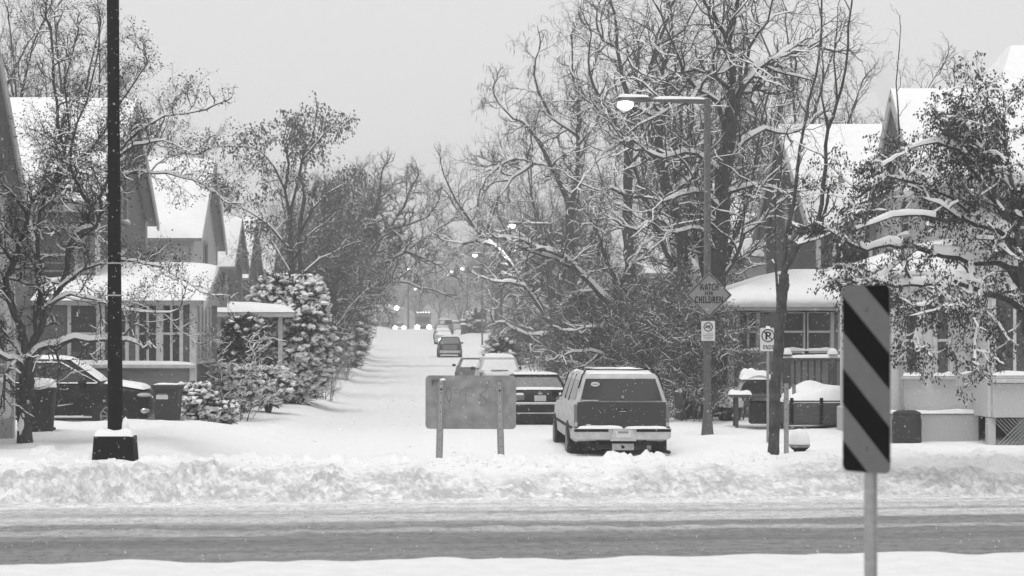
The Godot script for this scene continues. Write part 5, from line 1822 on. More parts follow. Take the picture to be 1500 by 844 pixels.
	func cap(p: PackedVector3Array, rad: PackedFloat32Array, gap := 0.15) -> void: # snow lying along the upper side
		if snowy <= 0.0: return
		var base := -1
		for i in p.size():
			var d := (p[mini(i + 1, p.size() - 1)] - p[maxi(i - 1, 0)]).normalized()
			var flat := sqrt(maxf(0.0, 1.0 - d.y * d.y))
			if flat < 0.5 or (r.randf() < gap and i > 1):
				base = -1
				continue
			var side := d.cross(Vector3.UP).normalized()
			var up := side.cross(d)
			var w := rad[i] * 0.97 + 0.004 * snowy
			var h := rad[i] * 0.9 + snowy * minf(0.075, rad[i] * 0.9 + 0.008) * smoothstep(0.48, 0.85, flat) * r.randf_range(0.6, 1.15) * (0.25 if i == 0 or i == p.size() - 1 else 1.0)
			var b := snow.v.size()
			for q in 5:
				var t := PI * q / 4.0
				var o := side * cos(t) * w * (1.0 if q in [0, 4] else 1.1) + up * (sin(t) * h + 0.15 * rad[i])
				snow.v.append(p[i] + o)
				snow.n.append((side * cos(t) * h + up * maxf(0.1, sin(t)) * w).normalized())
			if base >= 0:
				for q in 4:
					snow.ix.append_array(PackedInt32Array([base + q, base + q + 1, b + q, base + q + 1, b + q + 1, b + q]))
			base = b


func plant_tree(called: String, label: String, at: Vector3, limbs: Array, t: TreeMaker, bark: Material, twig: Material, leafm: Material = null, group := "") -> Node3D:
	var o := thing(called, label, "tree", at, 0.0, group)
	for i in limbs.size():
		var l: Array = limbs[i]
		var p := PackedVector3Array()
		var a: Array = l[2]
		for k in range(0, a.size(), 3): p.append(Vector3(a[k], a[k + 1], a[k + 2]))
		if i == 0: p[0].y -= 0.5
		t.limb(p, l[0], l[1], i == 0, t.limb_dens[i] if i < t.limb_dens.size() else 1.0)
	finish_tree(o, t, bark, twig, leafm)
	return o


func finish_tree(o: Node3D, t: TreeMaker, bark: Material, twig: Material, leafm: Material = null) -> void:
	if t.wood.v.size(): part("trunk", t.wood, bark, o)
	part("crown", t.crown, twig, o, 0.0, "stuff")
	if t.leaf.v.size(): part("foliage", t.leaf, leafm, o, 0.0, "stuff")
	if t.snow.v.size(): part("snow", t.snow, mats.snow, o, 0.0, "stuff")


func new_tree(sd: int, k: float, dens := 1.0, snowy := 1.0, deep := 3, lift := 0.12, reach := 1.0) -> TreeMaker:
	var t := TreeMaker.new()
	t.r.seed = sd
	t.k = k
	t.dens = dens
	t.snowy = snowy
	t.deep = deep
	t.lift = lift
	t.reach = reach
	return t


func wild_limbs(sd: int, h: float, spread: float, r0: float, n: int, fork := 0.3, vase := 0.6) -> Array: # trunk and limbs of a tree one sees only as a crown
	var r := RandomNumberGenerator.new()
	r.seed = sd
	var lean := r.randf_range(-0.04, 0.04)
	var out := [[r0, r0 * 0.7, [0.0, -0.3, 0.0, lean * h * 0.2, h * fork * 0.5, 0.0, lean * h * 0.4, h * fork, 0.0]]]
	for i in n:
		var az := TAU * (i + r.randf_range(-0.3, 0.3)) / n + sd
		var top := h * r.randf_range(0.72, 1.0) if i % 2 == 0 else h * r.randf_range(0.5, 0.85)
		var w := spread * r.randf_range(0.35, 1.0) * (1.0 if i % 2 else 0.6)
		var st := h * fork * r.randf_range(0.7, 1.0)
		var a := [lean * h * 0.35, st, 0.0]
		for q in [0.3, 0.65, 1.0]:
			var u: float = pow(q, vase)
			a += [lean * h * 0.4 + cos(az) * w * u + r.randf_range(-0.06, 0.06) * h, lerpf(st, top, pow(q, 0.9)) + r.randf_range(-0.02, 0.02) * h, sin(az) * w * u]
		out.append([r0 * 0.5, r0 * 0.14, a])
	return out


func build_trees() -> void:
	var t := new_tree(1, 0.62, 1.35, 1.15)
	t.limb_dens = [1.0, 0.5, 0.5, 0.3, 0.7, 1.0, 1.0, 1.0, 1.0, 1.0, 1.0, 0.6]
	t.leaves = 1.2; t.leaf_size = 0.04; t.hang = 0.2; t.fine = 2
	plant_tree("fruit_tree", "forked crab apple tree with snowy limbs at the left, behind the black pole", Vector3(-6.82, 0.40, -35.6), FRONT_LEFT_TREE, t, mats.bark, mats.twig, mats.leaf_dark)
	var fruit := get_child(get_child_count() - 1)
	for q in [[-0.07, 0.34, 0.06, 0.15], [-0.03, 0.52, 0.03, 0.05], [0.05, 0.75, 0.02, 0.03]]: # snow blown against the trunk
		var b := MB.new()
		b.blob(Vector3(q[0], q[1], 0.125), Vector3(q[2], q[3], 0.03), int(q[1] * 50.0), 0.3, 6, 9)
		part("snow", b, mats.snow, fruit, 60.0)
	t = new_tree(2, 0.5, 0.4, 1.1, 3, 0.3, 0.75)
	plant_tree("slim_tree", "slim bare street tree with upright stems left of the striped marker", Vector3(6.13, 0.40, -33.5), SLIM_TREE, t, mats.bark, mats.twig)
	t = new_tree(3, 0.6, 1.2, 2.7, 3, -0.02)
	t.limb_dens = [1.0, 0.5, 0.16, 0.16, 1.1, 0.7, 0.25, 1.2, 0.9, 0.9, 0.3, 1.0, 0.9, 0.6, 0.8]
	t.fine = 2; t.leaves = 4.2; t.leaf_size = 0.045; t.hang = 0.9
	plant_tree("dark_leaf_tree", "spreading tree with hanging dark leaves and thickly snowed limbs at the right edge", Vector3(9.60, 0.58, -30.0), DARK_LEAF_TREE, t, mats.bark, mats.twig, mats.leaf_dark)
	var g := "big bare trees on the right"
	t = new_tree(4, 0.95, 1.1, 1.4, 3, 0.08, 1.45)
	plant_tree("bare_tree", "great bare tree with the thickest trunk directly behind the lamp pole", Vector3(8.0, 0.29, -52.0), GREAT_TREE, t, mats.bark, mats.twig, null, g)
	t = new_tree(5, 0.95, 1.1, 1.4, 3, 0.08, 1.4)
	plant_tree("bare_tree", "crooked bare tree with a bent trunk under the nearest lamp head", Vector3(8.37, 0.16, -60.0), CROOKED_TREE, t, mats.bark, mats.twig, null, g)
	t = new_tree(6, 1.1, 1.2, 0.9, 3, 0.1, 1.35)
	plant_tree("bare_tree", "tall upright bare tree forking high above the nearest lamp head", Vector3(8.35, 0.17, -74.0), UPRIGHT_TREE, t, mats.bark, mats.twig, null, g)
	t = new_tree(7, 1.15, 1.15, 0.8, 3, 0.04, 1.15)
	t.pods = 0.2
	plant_tree("pod_tree", "wide bare tree hung with thin seed pods, left of the nearest lamp", Vector3(7.98, 0.48, -95.0), POD_TREE, t, mats.bark, mats.twig, null, g)
	t = new_tree(8, 0.8, 1.3, 1.8, 3, 0.08, 1.1)
	plant_tree("leaning_tree", "leaning tree stretching snow-laden limbs over the parked truck", Vector3(7.76, 0.64, -66.0), LEANING_TREE, t, mats.bark_pale, mats.twig_pale, null, g)
	t = new_tree(9, 1.0, 1.1, 1.8)
	plant_tree("kerb_tree", "kerbside tree with snowy limbs slanting over the street above the wagon", Vector3(6.63, 0.1, -90.0), KERB_TREE, t, mats.bark_pale, mats.twig_pale, null, g)
	var gl := "trees along the left pavement"
	t = new_tree(10, 1.5, 1.8, 0.7, 3, 0.12, 1.1)
	plant_tree("shade_tree", "broad shade tree arching over the street from the left pavement", Vector3(-3.38, 0.4, -128.0), SHADE_TREE, t, mats.bark, mats.twig, null, gl)
	t = new_tree(11, 0.8, 0.9, 0.6)
	t.leaves = 1.7; t.leaf_size = 0.12; t.hang = 0.9
	plant_tree("young_tree", "slender tree with drooping withered leaves, taller of the pair behind the shrub", Vector3(-4.30, 0.3, -76.0), YOUNG_LEAF_TREE, t, mats.bark, mats.twig, mats.leaf_mid, gl)
	t = new_tree(12, 0.8, 0.9, 0.6)
	t.leaves = 1.6; t.leaf_size = 0.12; t.hang = 0.9
	plant_tree("young_tree", "slender forked tree with withered leaves, shorter of the pair behind the shrub", Vector3(-4.14, 0.3, -79.0), FORKED_LEAF_TREE, t, mats.bark, mats.twig, mats.leaf_mid, gl)
	# trees seen as crowns; most are copies of three grown ones, turned and scaled
	t = new_tree(100, 1.1, 1.2, 0.9, 3, 0.18); t.leaves = 0.9; t.leaf_size = 0.14; t.hang = 0.8
	plant_tree("leafy_tree", "dense tree with dark withered leaves left of the broad shade tree", on_ground(-4.2, 98.0), wild_limbs(200, 8.6, 2.8, 0.17, 9, 0.22, 0.6), t, mats.bark, mats.twig, mats.leaf_mid, gl)
	t = new_tree(101, 1.3, 1.2, 0.9, 3, 0.18); t.leaves = 0.5; t.leaf_size = 0.15; t.hang = 0.8
	plant_tree("leafy_tree", "tangled tree in front of the broad shade tree's trunk", on_ground(-3.7, 108.0), wild_limbs(201, 9.6, 3.0, 0.2, 9, 0.22, 0.6), t, mats.bark, mats.twig, mats.leaf_mid, gl)
	var gb := "trees behind the roofs"
	var kinds := [[13.2, 4.3, 0.25, 11, 1.2, 1.15, 0.3, 0.7], [13.0, 4.2, 0.27, 10, 1.15, 1.1, 0.35, 0.6], [12.0, 4.9, 0.25, 10, 1.7, 1.3, 0.25, 0.6]]
	var grown := [null, null, null]
	# [kind, x, d, scale, turn, name, label, group]
	var wild := [
		[2, -4.6, 150.0, 1.0, 0.0, "shade_tree", "hazy bare shade tree behind the broad one on the left", gl],
		[0, -13.4, 66.0, 1.08, 0.0, "back_tree", "tall fine-twigged tree rising behind the roof at the far left", gb],
		[1, -12.6, 70.0, 1.0, 2.0, "back_tree", "fine-twigged tree behind the dark house's ridge beside the black pole", gb],
		[1, 13.6, 70.0, 1.03, 0.0, "back_tree", "bare tree with crooked crown just left of the dark house's snowy roof", gb],
		[0, 20.5, 84.0, 0.86, 4.1, "back_tree", "thin bare tree behind the snowy roof between the two right gables", gb],
		[1, 24.0, 86.0, 1.0, 2.6, "back_tree", "bare tree beyond the tall narrow gable", gb],
		[0, 27.6, 90.0, 1.08, 1.0, "back_tree", "bare tree beyond the stucco house's big roof", gb],
		[1, 11.6, 84.0, 1.1, 4.4, "bare_tree", "tall bare tree filling the sky between lamp pole and gable", g],
		[1, 9.6, 63.0, 0.95, 1.3, "bare_tree", "twiggy bare tree right behind the thickest trunk", g],
		[2, 8.4, 112.0, 1.08, 2.2, "bare_tree", "hazy bare tree behind the pod-hung one", g],
		[2, 10.4, 148.0, 1.0, 3.3, "bare_tree", "hazy bare tree above the third lamp arm", g],
		[1, 14.6, 96.0, 1.15, 0.7, "bare_tree", "bare tree crown rising over the dark house's snowy gable", g],
		[0, 17.6, 92.0, 1.02, 2.9, "back_tree", "bare crown just right of the slim street tree's top", gb],
		[0, 22.6, 100.0, 1.05, 5.2, "back_tree", "faint bare crown above the roof valley between the right houses", gb],
		[0, 31.5, 98.0, 1.2, 0.4, "back_tree", "bare crown at the right edge over the hipped roof", gb],
		[0, -13.2, 77.0, 1.12, 4.6, "back_tree", "dense fine crown in the upper left corner", gb],
		[2, -5.0, 137.0, 0.92, 2.4, "shade_tree", "bare crown just behind the broad shade tree, reaching over the street", gl],
		[2, -6.6, 168.0, 1.05, 5.3, "shade_tree", "paler bare crown farther back above the left signposts", gl],
		[2, -5.6, 118.0, 0.86, 1.1, "shade_tree", "bare crown filling the gap left of the broad shade tree", gl],
		[2, 12.0, 180.0, 0.95, 5.0, "bare_tree", "pale hazy tree beyond the third lamp", g],
	]
	for w in wild:
		var at := on_ground(w[1], w[2])
		var o: Node3D
		if grown[w[0]] == null:
			var kd: Array = kinds[w[0]]
			t = new_tree(110 + w[0], kd[4], kd[5], 0.9, 3, 0.18)
			o = plant_tree(w[5], w[6], at, wild_limbs(210 + w[0], kd[0], kd[1], kd[2], kd[3], kd[6], kd[7]), t, mats.bark, mats.twig, null, w[7])
			grown[w[0]] = o
		else:
			o = grown[w[0]].duplicate()
			o.name = numbered(w[5])
			add_child(o)
			o.position = at
			tag(o, w[6], "tree", w[7])
		o.rotation.y = w[4]
		o.scale = Vector3.ONE * w[3]
	# a dark spruce behind the pod tree
	var sp := thing("spruce", "dark pointed spruce behind the pod-hung tree", "tree", Vector3(9.9, 0.0, -118.0), 0.0, g)
	var r := RandomNumberGenerator.new()
	r.seed = 5
	var tk := MB.new()
	tk.rod(Vector3(0, -0.4, 0), Vector3(0, 11.2, 0), 0.2, 0.03, 8)
	part("trunk", tk, mats.bark, sp)
	var cr := MB.new()
	var sn := MB.new()
	for i in 420:
		var u := pow(r.randf(), 0.8)
		var y := 0.8 + 10.6 * (1.0 - u)
		var w := 0.2 + 2.3 * u
		var az := r.randf() * TAU
		var a := Vector3(0, y, 0)
		var b := a + Vector3(cos(az), -0.22 + r.randf() * 0.15, sin(az)) * w * r.randf_range(0.7, 1.05)
		needle_spray(cr, a.lerp(b, 0.25), b, 0.34, 9, r)
		if r.randf() < 0.4: sn.blob(a.lerp(b, 0.85) + Vector3(0, 0.06, 0), Vector3(0.22, 0.06, 0.22), i, 0.2, 4, 6)
	part("crown", cr, mats.needle, sp, 0.0, "stuff")
	part("snow", sn, mats.snow, sp, 50.0, "stuff")


func needle_spray(mb: MB, a: Vector3, b: Vector3, w: float, n: int, r: RandomNumberGenerator) -> void: # a drooping spray of needles along a twig
	var d := (b - a) / n
	var side := d.cross(Vector3.UP).normalized()
	for i in n:
		var p := a + d * i
		var s := w * (1.0 - 0.6 * i / n) * r.randf_range(0.7, 1.2)
		for q in [-1.0, 1.0]:
			mb.tri(p, p + d * 1.3, p + d * 1.6 + side * q * s + Vector3(0, -0.25 * s + r.randf_range(-0.2, 0.2) * s, 0))


# ---------------------------------------------------------------- shrubs
func snowy_shrub(called: String, label: String, at: Vector3, s: Vector3, n: int, sd: int, snow_amount: float, clump := 0.3, group := "shrubs in the yards") -> void: # dense evergreen shrub with snow pillows on its sprays
	var o := thing(called, label, "shrub", at, 0.0, group)
	var r := RandomNumberGenerator.new()
	r.seed = sd
	var st := MB.new()
	for i in 6:
		var az := TAU * i / 6.0 + sd
		st.tube(PackedVector3Array([Vector3(0, -0.3, 0), Vector3(cos(az) * s.x * 0.15, s.y * 0.3, sin(az) * s.z * 0.15), Vector3(cos(az) * s.x * 0.35, s.y * 0.75, sin(az) * s.z * 0.35)]), PackedFloat32Array([0.05, 0.035, 0.01]), 5)
	part("stem", st, mats.bark, o)
	var cr := MB.new()
	var sn := MB.new()
	for i in n:
		var y := pow(r.randf(), 0.8)
		var az := r.randf() * TAU
		var rad := sqrt(r.randf_range(0.25, 1.0))
		var w := sin(PI * clampf(0.12 + 0.70 * y, 0.0, 1.0)) * (0.85 + 0.22 * sin(az * 3.0 + sd + y * 4.0))
		var p := Vector3(cos(az) * s.x * 0.5 * w * rad, s.y * y, sin(az) * s.z * 0.5 * w * rad)
		var dir := Vector3(cos(az), 0.25 + 0.5 * y, sin(az)).normalized()
		for k in 5:
			var e := p + (dir + Vector3(r.randf_range(-1, 1), r.randf_range(-1, 1) - 0.2, r.randf_range(-1, 1)) * 0.8) * clump
			needle_spray(cr, p, e, clump * 0.35, 4, r)
		if rad > 0.5 and r.randf() < snow_amount:
			sn.blob(p + dir * clump * 0.8 + Vector3(0, clump * 0.1, 0), Vector3(clump * r.randf_range(0.4, 0.85), clump * r.randf_range(0.2, 0.42), clump * r.randf_range(0.4, 0.85)), i, 0.24, 4, 6)
	part("crown", cr, mats.needle, o, 0.0, "stuff")
	part("snow", sn, mats.snow, o, 50.0, "stuff")


func twiggy_bush(called: String, label: String, at: Vector3, s: Vector3, stems: int, sd: int, k: float, snowy: float, leaves := 0.0, pale := true, group := "bare bushes by the pavement") -> Node3D: # many arching stems from the ground
	var o := thing(called, label, "bush", at, 0.0, group)
	var t := new_tree(sd, k, 1.0, snowy, 3, 0.1, 0.8)
	t.gnarl = 0.6
	t.leaves = leaves; t.leaf_size = 0.06; t.hang = 0.5
	for i in stems:
		var az := TAU * (i + t.r.randf_range(-0.4, 0.4)) / stems
		var w := t.r.randf_range(0.15, 0.5)
		var h := s.y * t.r.randf_range(0.55, 1.0)
		var b := Vector3(cos(az) * s.x * 0.12, -0.25, sin(az) * s.z * 0.12)
		t.limb(PackedVector3Array([b, b + Vector3(cos(az) * s.x * w * 0.35, h * 0.45, sin(az) * s.z * w * 0.35), Vector3(cos(az) * s.x * w * 0.75, h * 0.82, sin(az) * s.z * w * 0.75), Vector3(cos(az) * s.x * w, h * t.r.randf_range(0.85, 1.0), sin(az) * s.z * w)]), 0.02 * k + 0.005, 0.005 * k, false)
	finish_tree(o, t, mats.bark_pale if pale else mats.bark, mats.twig_pale if pale else mats.twig, mats.leaf_mid)
	return o


func build_bushes() -> void:
	# left yards
	snowy_shrub("evergreen_shrub", "tall rounded evergreen heavy with snow beside the flat porch canopy", Vector3(-3.7, 0.1, -64.0), Vector3(3.0, 3.9, 2.6), 1900, 21, 0.8, 0.22)
	snowy_shrub("evergreen_shrub", "dark evergreen shrub half under the porch canopy", Vector3(-4.95, 0.1, -60.5), Vector3(1.5, 2.6, 1.2), 600, 22, 0.12, 0.2)
	snowy_shrub("evergreen_shrub", "snow-streaked evergreen behind the tall rounded one", Vector3(-3.45, 0.1, -118.0), Vector3(2.4, 4.0, 2.4), 420, 23, 0.7, 0.36)
	snowy_shrub("evergreen_shrub", "small mounded shrub with a thick white crown by the canopy", Vector3(-3.95, 0.25, -56.5), Vector3(1.25, 1.0, 1.1), 420, 24, 0.9, 0.16)
	snowy_shrub("evergreen_shrub", "little clumped shrub dotted with snow at the porch foot", Vector3(-4.5, 0.2, -52.0), Vector3(1.2, 1.2, 1.1), 360, 25, 0.85, 0.17)
	snowy_shrub("evergreen_shrub", "low snowy shrub right of the labelled bin", Vector3(-4.9, 0.15, -46.2), Vector3(0.9, 0.95, 0.9), 260, 26, 0.8, 0.15)
	snowy_shrub("evergreen_shrub", "low drooping snowy sprig beside the kerb left of the street", Vector3(-4.45, 0.15, -46.8), Vector3(1.0, 0.5, 0.8), 160, 27, 0.7, 0.15)
	twiggy_bush("bare_bush", "bare branching bush with snowy twigs before the enclosed porch", Vector3(-4.35, 0.2, -50.6), Vector3(2.2, 2.2, 1.6), 9, 31, 0.5, 1.6)
	twiggy_bush("bare_bush", "fine bare bush at the kerb beyond the tall evergreen", Vector3(-2.9, 0.0, -71.0), Vector3(1.3, 1.1, 1.2), 12, 32, 0.45, 0.8)
	twiggy_bush("bare_bush", "small round bare bush by the nearest thin signpost", Vector3(-3.2, -0.1, -98.0), Vector3(1.4, 1.8, 1.2), 14, 33, 0.5, 0.8)
	twiggy_bush("bare_bush", "upright whippy bush beneath the withered-leaf trees", Vector3(-5.4, 0.2, -80.0), Vector3(3.0, 6.2, 2.0), 12, 34, 0.8, 0.5)
	snowy_shrub("evergreen_shrub", "far snowy evergreen hedge end beside the second signpost", Vector3(-3.8, 0.2, -142.0), Vector3(2.6, 3.6, 3.0), 260, 28, 0.7, 0.42)
	# thicket on the right between truck and porch
	var spots := [
		[6.9, 47.5, 2.4, 3.0, 13, "dense twiggy bush right behind the lamp pole's foot"],
		[6.6, 52.0, 2.4, 3.4, 13, "dense twiggy bush rising over the truck's front"],
		[7.9, 50.5, 2.2, 3.2, 12, "twiggy bush between lamp pole and planter"],
		[6.9, 58.0, 2.8, 3.8, 13, "arching bush in the middle of the thicket"],
		[8.6, 56.0, 2.6, 4.0, 12, "tall twiggy bush left of the porch"],
		[6.7, 66.0, 3.0, 3.6, 13, "snow-streaked bush below the leaning limbs"],
		[8.2, 70.0, 3.2, 4.4, 13, "high tangled bush at the back of the thicket"],
		[6.6, 76.0, 3.0, 3.2, 12, "bush beside the pale wagon"],
		[7.6, 84.0, 3.4, 4.2, 12, "bush around the second lamp's pole"],
		[6.9, 104.0, 3.0, 2.8, 12, "low hazy bush before the third lamp"],
		[7.2, 122.0, 3.4, 3.4, 12, "hazy bush at the third lamp's foot"],
		[7.6, 150.0, 3.6, 3.0, 11, "pale hazy bush beyond the third lamp"],
	]
	var grown := []
	for i in spots.size():
		var s: Array = spots[i]
		var at := on_ground(s[0], s[1])
		if i < 4:
			grown.append(twiggy_bush("thicket_bush", s[5], at, Vector3(s[2], s[3], s[2]), s[4], 300 + i, 0.6, 1.0, 1.6, i % 2 == 0, "thicket on the right"))
		else:
			var p: Array = spots[i % 4]
			var c: Node3D = grown[i % 4].duplicate()
			c.name = numbered("thicket_bush")
			add_child(c)
			c.position = at
			c.rotation.y = i * 1.7
			c.scale = Vector3(s[2] / p[2], s[3] / p[3], s[2] / p[2])
			tag(c, s[5], "bush", "thicket on the right")
	snowy_shrub("evergreen_shrub", "dark little kerbside shrub left of the third lamp pole", Vector3(5.9, -0.1, -120.0), Vector3(2.2, 1.6, 2.0), 200, 41, 0.4, 0.4)
	snowy_shrub("evergreen_shrub", "dark rounded shrub beside the fifth lamp pole", Vector3(7.2, 1.3, -216.0), Vector3(2.6, 2.4, 2.4), 160, 42, 0.3, 0.6)


# ---------------------------------------------------------------- the far end of the street
func build_far_end() -> void:
	var o := thing("shop_building", "low pale building with a snowy white canopy at the end of the street", "building", Vector3(-5.2, 0.6, -345.0))
	boxpart("wall", Vector3(0, 2.2, -6), Vector3(9.0, 5.6, 8.0), mats.concrete_far, o)
	boxpart("canopy", Vector3(0.6, 4.9, 0.4), Vector3(4.6, 0.9, 3.0), mats.sign_white, o, 0.05)
	var s := MB.new()
	s.pad(Vector3(0.6, 5.35, 0.4), 4.7, 3.1, 0.35, 3)
	s.pad(Vector3(0, 5.0, -6), 9.0, 8.0, 0.4, 5)
	part("snow", s, mats.snow, o, 50.0)
	for k in 3:
		boxpart("window", Vector3(-3.0 + k * 2.2, 1.9, -1.96), Vector3(1.4, 1.3, 0.08), mats.glass, o)
	# tall single lamp at the crest, and small lights beyond
	var l := thing("crest_lamp", "tall slim lit lamp post on the crest in the middle of the street", "street lamp", Vector3(0.1, 2.0, -300.0))
	var p := MB.new()
	p.rod(Vector3(0, -0.5, 0), Vector3(0, 8.9, 0), 0.16, 0.11, 10)
	part("pole", p, mats.lamp_steel, l)
	var hd := MB.new()
	hd.lathe([[0.1, 8.85], [0.34, 9.3], [0.36, 9.38], [0.1, 9.42]], Transform3D.IDENTITY, 12)
	part("head", hd, mats.lamp_steel, l)
	var gl := MB.new()
	gl.blob(Vector3(0, 9.12, 0.06), Vector3(0.30, 0.20, 0.30), 1, 0.0, 6, 10)
	part("lens", gl, mats.lamp_glow, l, 60.0)
	lamp_light(l, Vector3(0, 8.8, 0.0), 10.0)
	var spots := [[-1.9, 5.6, 340.0, 5.0, 0.42, "low lit lamp post beside the pale building's canopy"], [1.4, 9.2, 360.0, 9.0, 0.2, "faint lit lamp high beyond the crest"], [-5.2, 12.6, 345.0, 12.6, 0.2, "faint lit lamp seen through the shade tree's leaves"], [7.6, 12.0, 370.0, 11.5, 0.2, "faint lit lamp right of the fifth street lamp"]]
	for q in spots:
		var f := thing("far_lamp", q[5], "street lamp", Vector3(q[0], 0.0, -q[2]), 0.0, "lamps beyond the crest")
		var fp := MB.new()
		fp.rod(Vector3(0, 0, 0), Vector3(0, q[1], 0), 0.09, 0.07, 8)
		part("pole", fp, mats.lamp_steel, f)
		var fb := MB.new()
		fb.blob(Vector3(0, q[1], 0), Vector3(q[4], q[4], q[4]), 1, 0.0, 6, 10)
		part("lens", fb, mats.far_glow, f, 60.0)
	# two vehicles coming over the crest with their headlamps on
	var v := thing("delivery_truck", "truck with roof lights and blazing headlamps coming over the crest", "truck", Vector3(2.5, 1.0, -318.0))
	boxpart("body", Vector3(0, 2.2, -2.4), Vector3(2.5, 2.9, 5.0), mats.car_grey, v, 0.12)
	boxpart("hood", Vector3(0, 1.3, 0.4), Vector3(2.3, 1.3, 1.2), mats.car_grey, v, 0.12)
	boxpart("windscreen", Vector3(0, 2.6, 0.13), Vector3(2.1, 0.8, 0.06), mats.car_glass, v, 0.02)
	boxpart("grille", Vector3(0, 1.2, 1.02), Vector3(1.3, 0.6, 0.05), mats.black, v, 0.01)
	boxpart("bumper", Vector3(0, 0.7, 1.06), Vector3(2.3, 0.28, 0.16), mats.black, v, 0.03)
	for s2 in [-1.0, 1.0]:
		headlamp(v, Vector3(s2 * 0.95, 1.3, 1.04), 0.42)
		wheel(v, Vector3(s2 * 1.1, 0.45, -0.2), 0.45, 0.25, s2)
	for k in 5:
		boxpart("roof_light", Vector3(-0.9 + 0.45 * k, 3.72, 0.1), Vector3(0.2, 0.14, 0.1), mats.far_glow, v, 0.03)
	var c := thing("oncoming_car", "oncoming car with one bright headlamp beside the crest lamp post", "car", Vector3(-1.3, 1.35, -322.0), PI)
	car(c, suv_dims(mats.car_grey, 0.05))
	for s2 in [-1.0, 1.0]: headlamp(c, Vector3(s2 * 0.7, 0.9, -2.36), 0.34)
	# hazy wood closing the view beyond the crest: single trees, copies of three
	var protos := []
	for k in 3:
		var t := new_tree(900 + k, 2.4, 1.1, 0.4, 3, 0.15)
		var at := Vector3([-14.0, 9.0, 22.0][k], 0.2, -[372.0, 350.0, 390.0][k])
		var lab := ["hazy tree behind the pale building at the street's end", "hazy tree right of the oncoming truck", "hazy tree farthest right beyond the crest"][k] as String
		var tr := plant_tree("far_tree", lab, at, wild_limbs(950 + k, 14.5, 6.0, 0.3, 11, 0.25, 0.6), t, mats.bark, mats.twig, null, "hazy trees beyond the crest")
		tr.set_meta("stem", "far_tree")
		protos.append(tr)
	var far := [
		[0, -6.0, 400.0, 0.6, "hazy tree left of the crest lamp post"], [1, 2.0, 410.0, 1.4, "hazy tree straight above the oncoming truck"], [2, 6.0, 380.0, 2.2, "hazy tree above the crest's parked cars"], [0, 13.0, 330.0, 3.0, "hazy tree behind the fifth lamp's arm"],
		[1, 17.0, 300.0, 4.0, "hazy tree behind the fourth lamp's arm"], [2, 12.0, 262.0, 5.0, "hazy tree right of the fifth lamp pole"], [0, 10.0, 225.0, 0.9, "hazy tree standing over the dark rounded shrub"], [1, -12.0, 262.0, 1.9, "hazy tree beyond the second signpost"],
		[2, -10.0, 215.0, 2.7, "hazy tree behind the shade trees on the left"], [0, -9.5, 180.0, 3.5, "tree just beyond the hazy shade tree on the left"], [1, 11.5, 205.0, 0.3, "hazy tree right of the fourth lamp pole"], [2, -3.0, 420.0, 5.5, "faintest tree over the end of the street"],
	]
	for f in far:
		copy_of(protos[f[0]], Vector3(f[1], prof(f[2]) - 0.1, -f[2]), f[3], f[4])
	for ch in get_children():
		if ch.has_meta("stem"): ch.remove_meta("stem")


func headlamp(o: Node3D, at: Vector3, r: float) -> void:
	var m := MB.new()
	m.blob(at, Vector3(r, r, r * 0.5), 1, 0.0, 7, 12)
	part("headlight", m, mats.headlamp_glow, o, 60.0)
	var l := SpotLight3D.new()
	l.name = "light"
	var out := -1.0 if at.z < 0.0 else 1.0
	l.position = at + Vector3(0, 0, out * r * 0.9)
	l.rotation_degrees = Vector3(-4, 180 if out > 0 else 0, 0)
	l.spot_angle = 30.0
	l.light_energy = 20.0
	l.light_size = 0.15
	l.spot_range = 60.0
	l.spot_attenuation = 2.0
	l.shadow_enabled = true
	o.add_child(l)


func build_snowfall() -> void:
	var r := RandomNumberGenerator.new()
	r.seed = 99
	var b := MB.new()
	var q := [Vector3(1, 0, 0), Vector3(0, 0, -1), Vector3(-1, 0, 0), Vector3(0, 0, 1)]
	for k in 4:
		b.tri(q[k], q[(k + 1) % 4], Vector3(0, 0.9, 0))
		b.tri(q[(k + 1) % 4], q[k], Vector3(0, -0.9, 0))
	var mm := MultiMesh.new()
	mm.transform_format = MultiMesh.TRANSFORM_3D
	mm.mesh = b.mesh()
	var n := 30000
	mm.instance_count = n
	for i in n:
		var d := 13.0 + 45.0 * pow(r.randf(), 0.7)
		var s := r.randf_range(0.003, 0.0068)
		mm.set_instance_transform(i, Transform3D(Basis.from_euler(Vector3(r.randf() * 6.0, r.randf() * 6.0, 0)).scaled(Vector3.ONE * s), Vector3(r.randf_range(-0.24, 0.36) * d, r.randf_range(0.3, 0.5 + 0.17 * d + 2.5), -d)))
	var o := MultiMeshInstance3D.new()
	o.name = "falling_snow"
	o.multimesh = mm
	var m := mat("flake", 0.85, 0.9)
	o.material_override = m
	mm.mesh.surface_set_material(0, m)
	add_child(o)
	o.set_meta("kind", "stuff")
	tag(o, "falling snowflakes drifting through the air over the street", "snowfall")

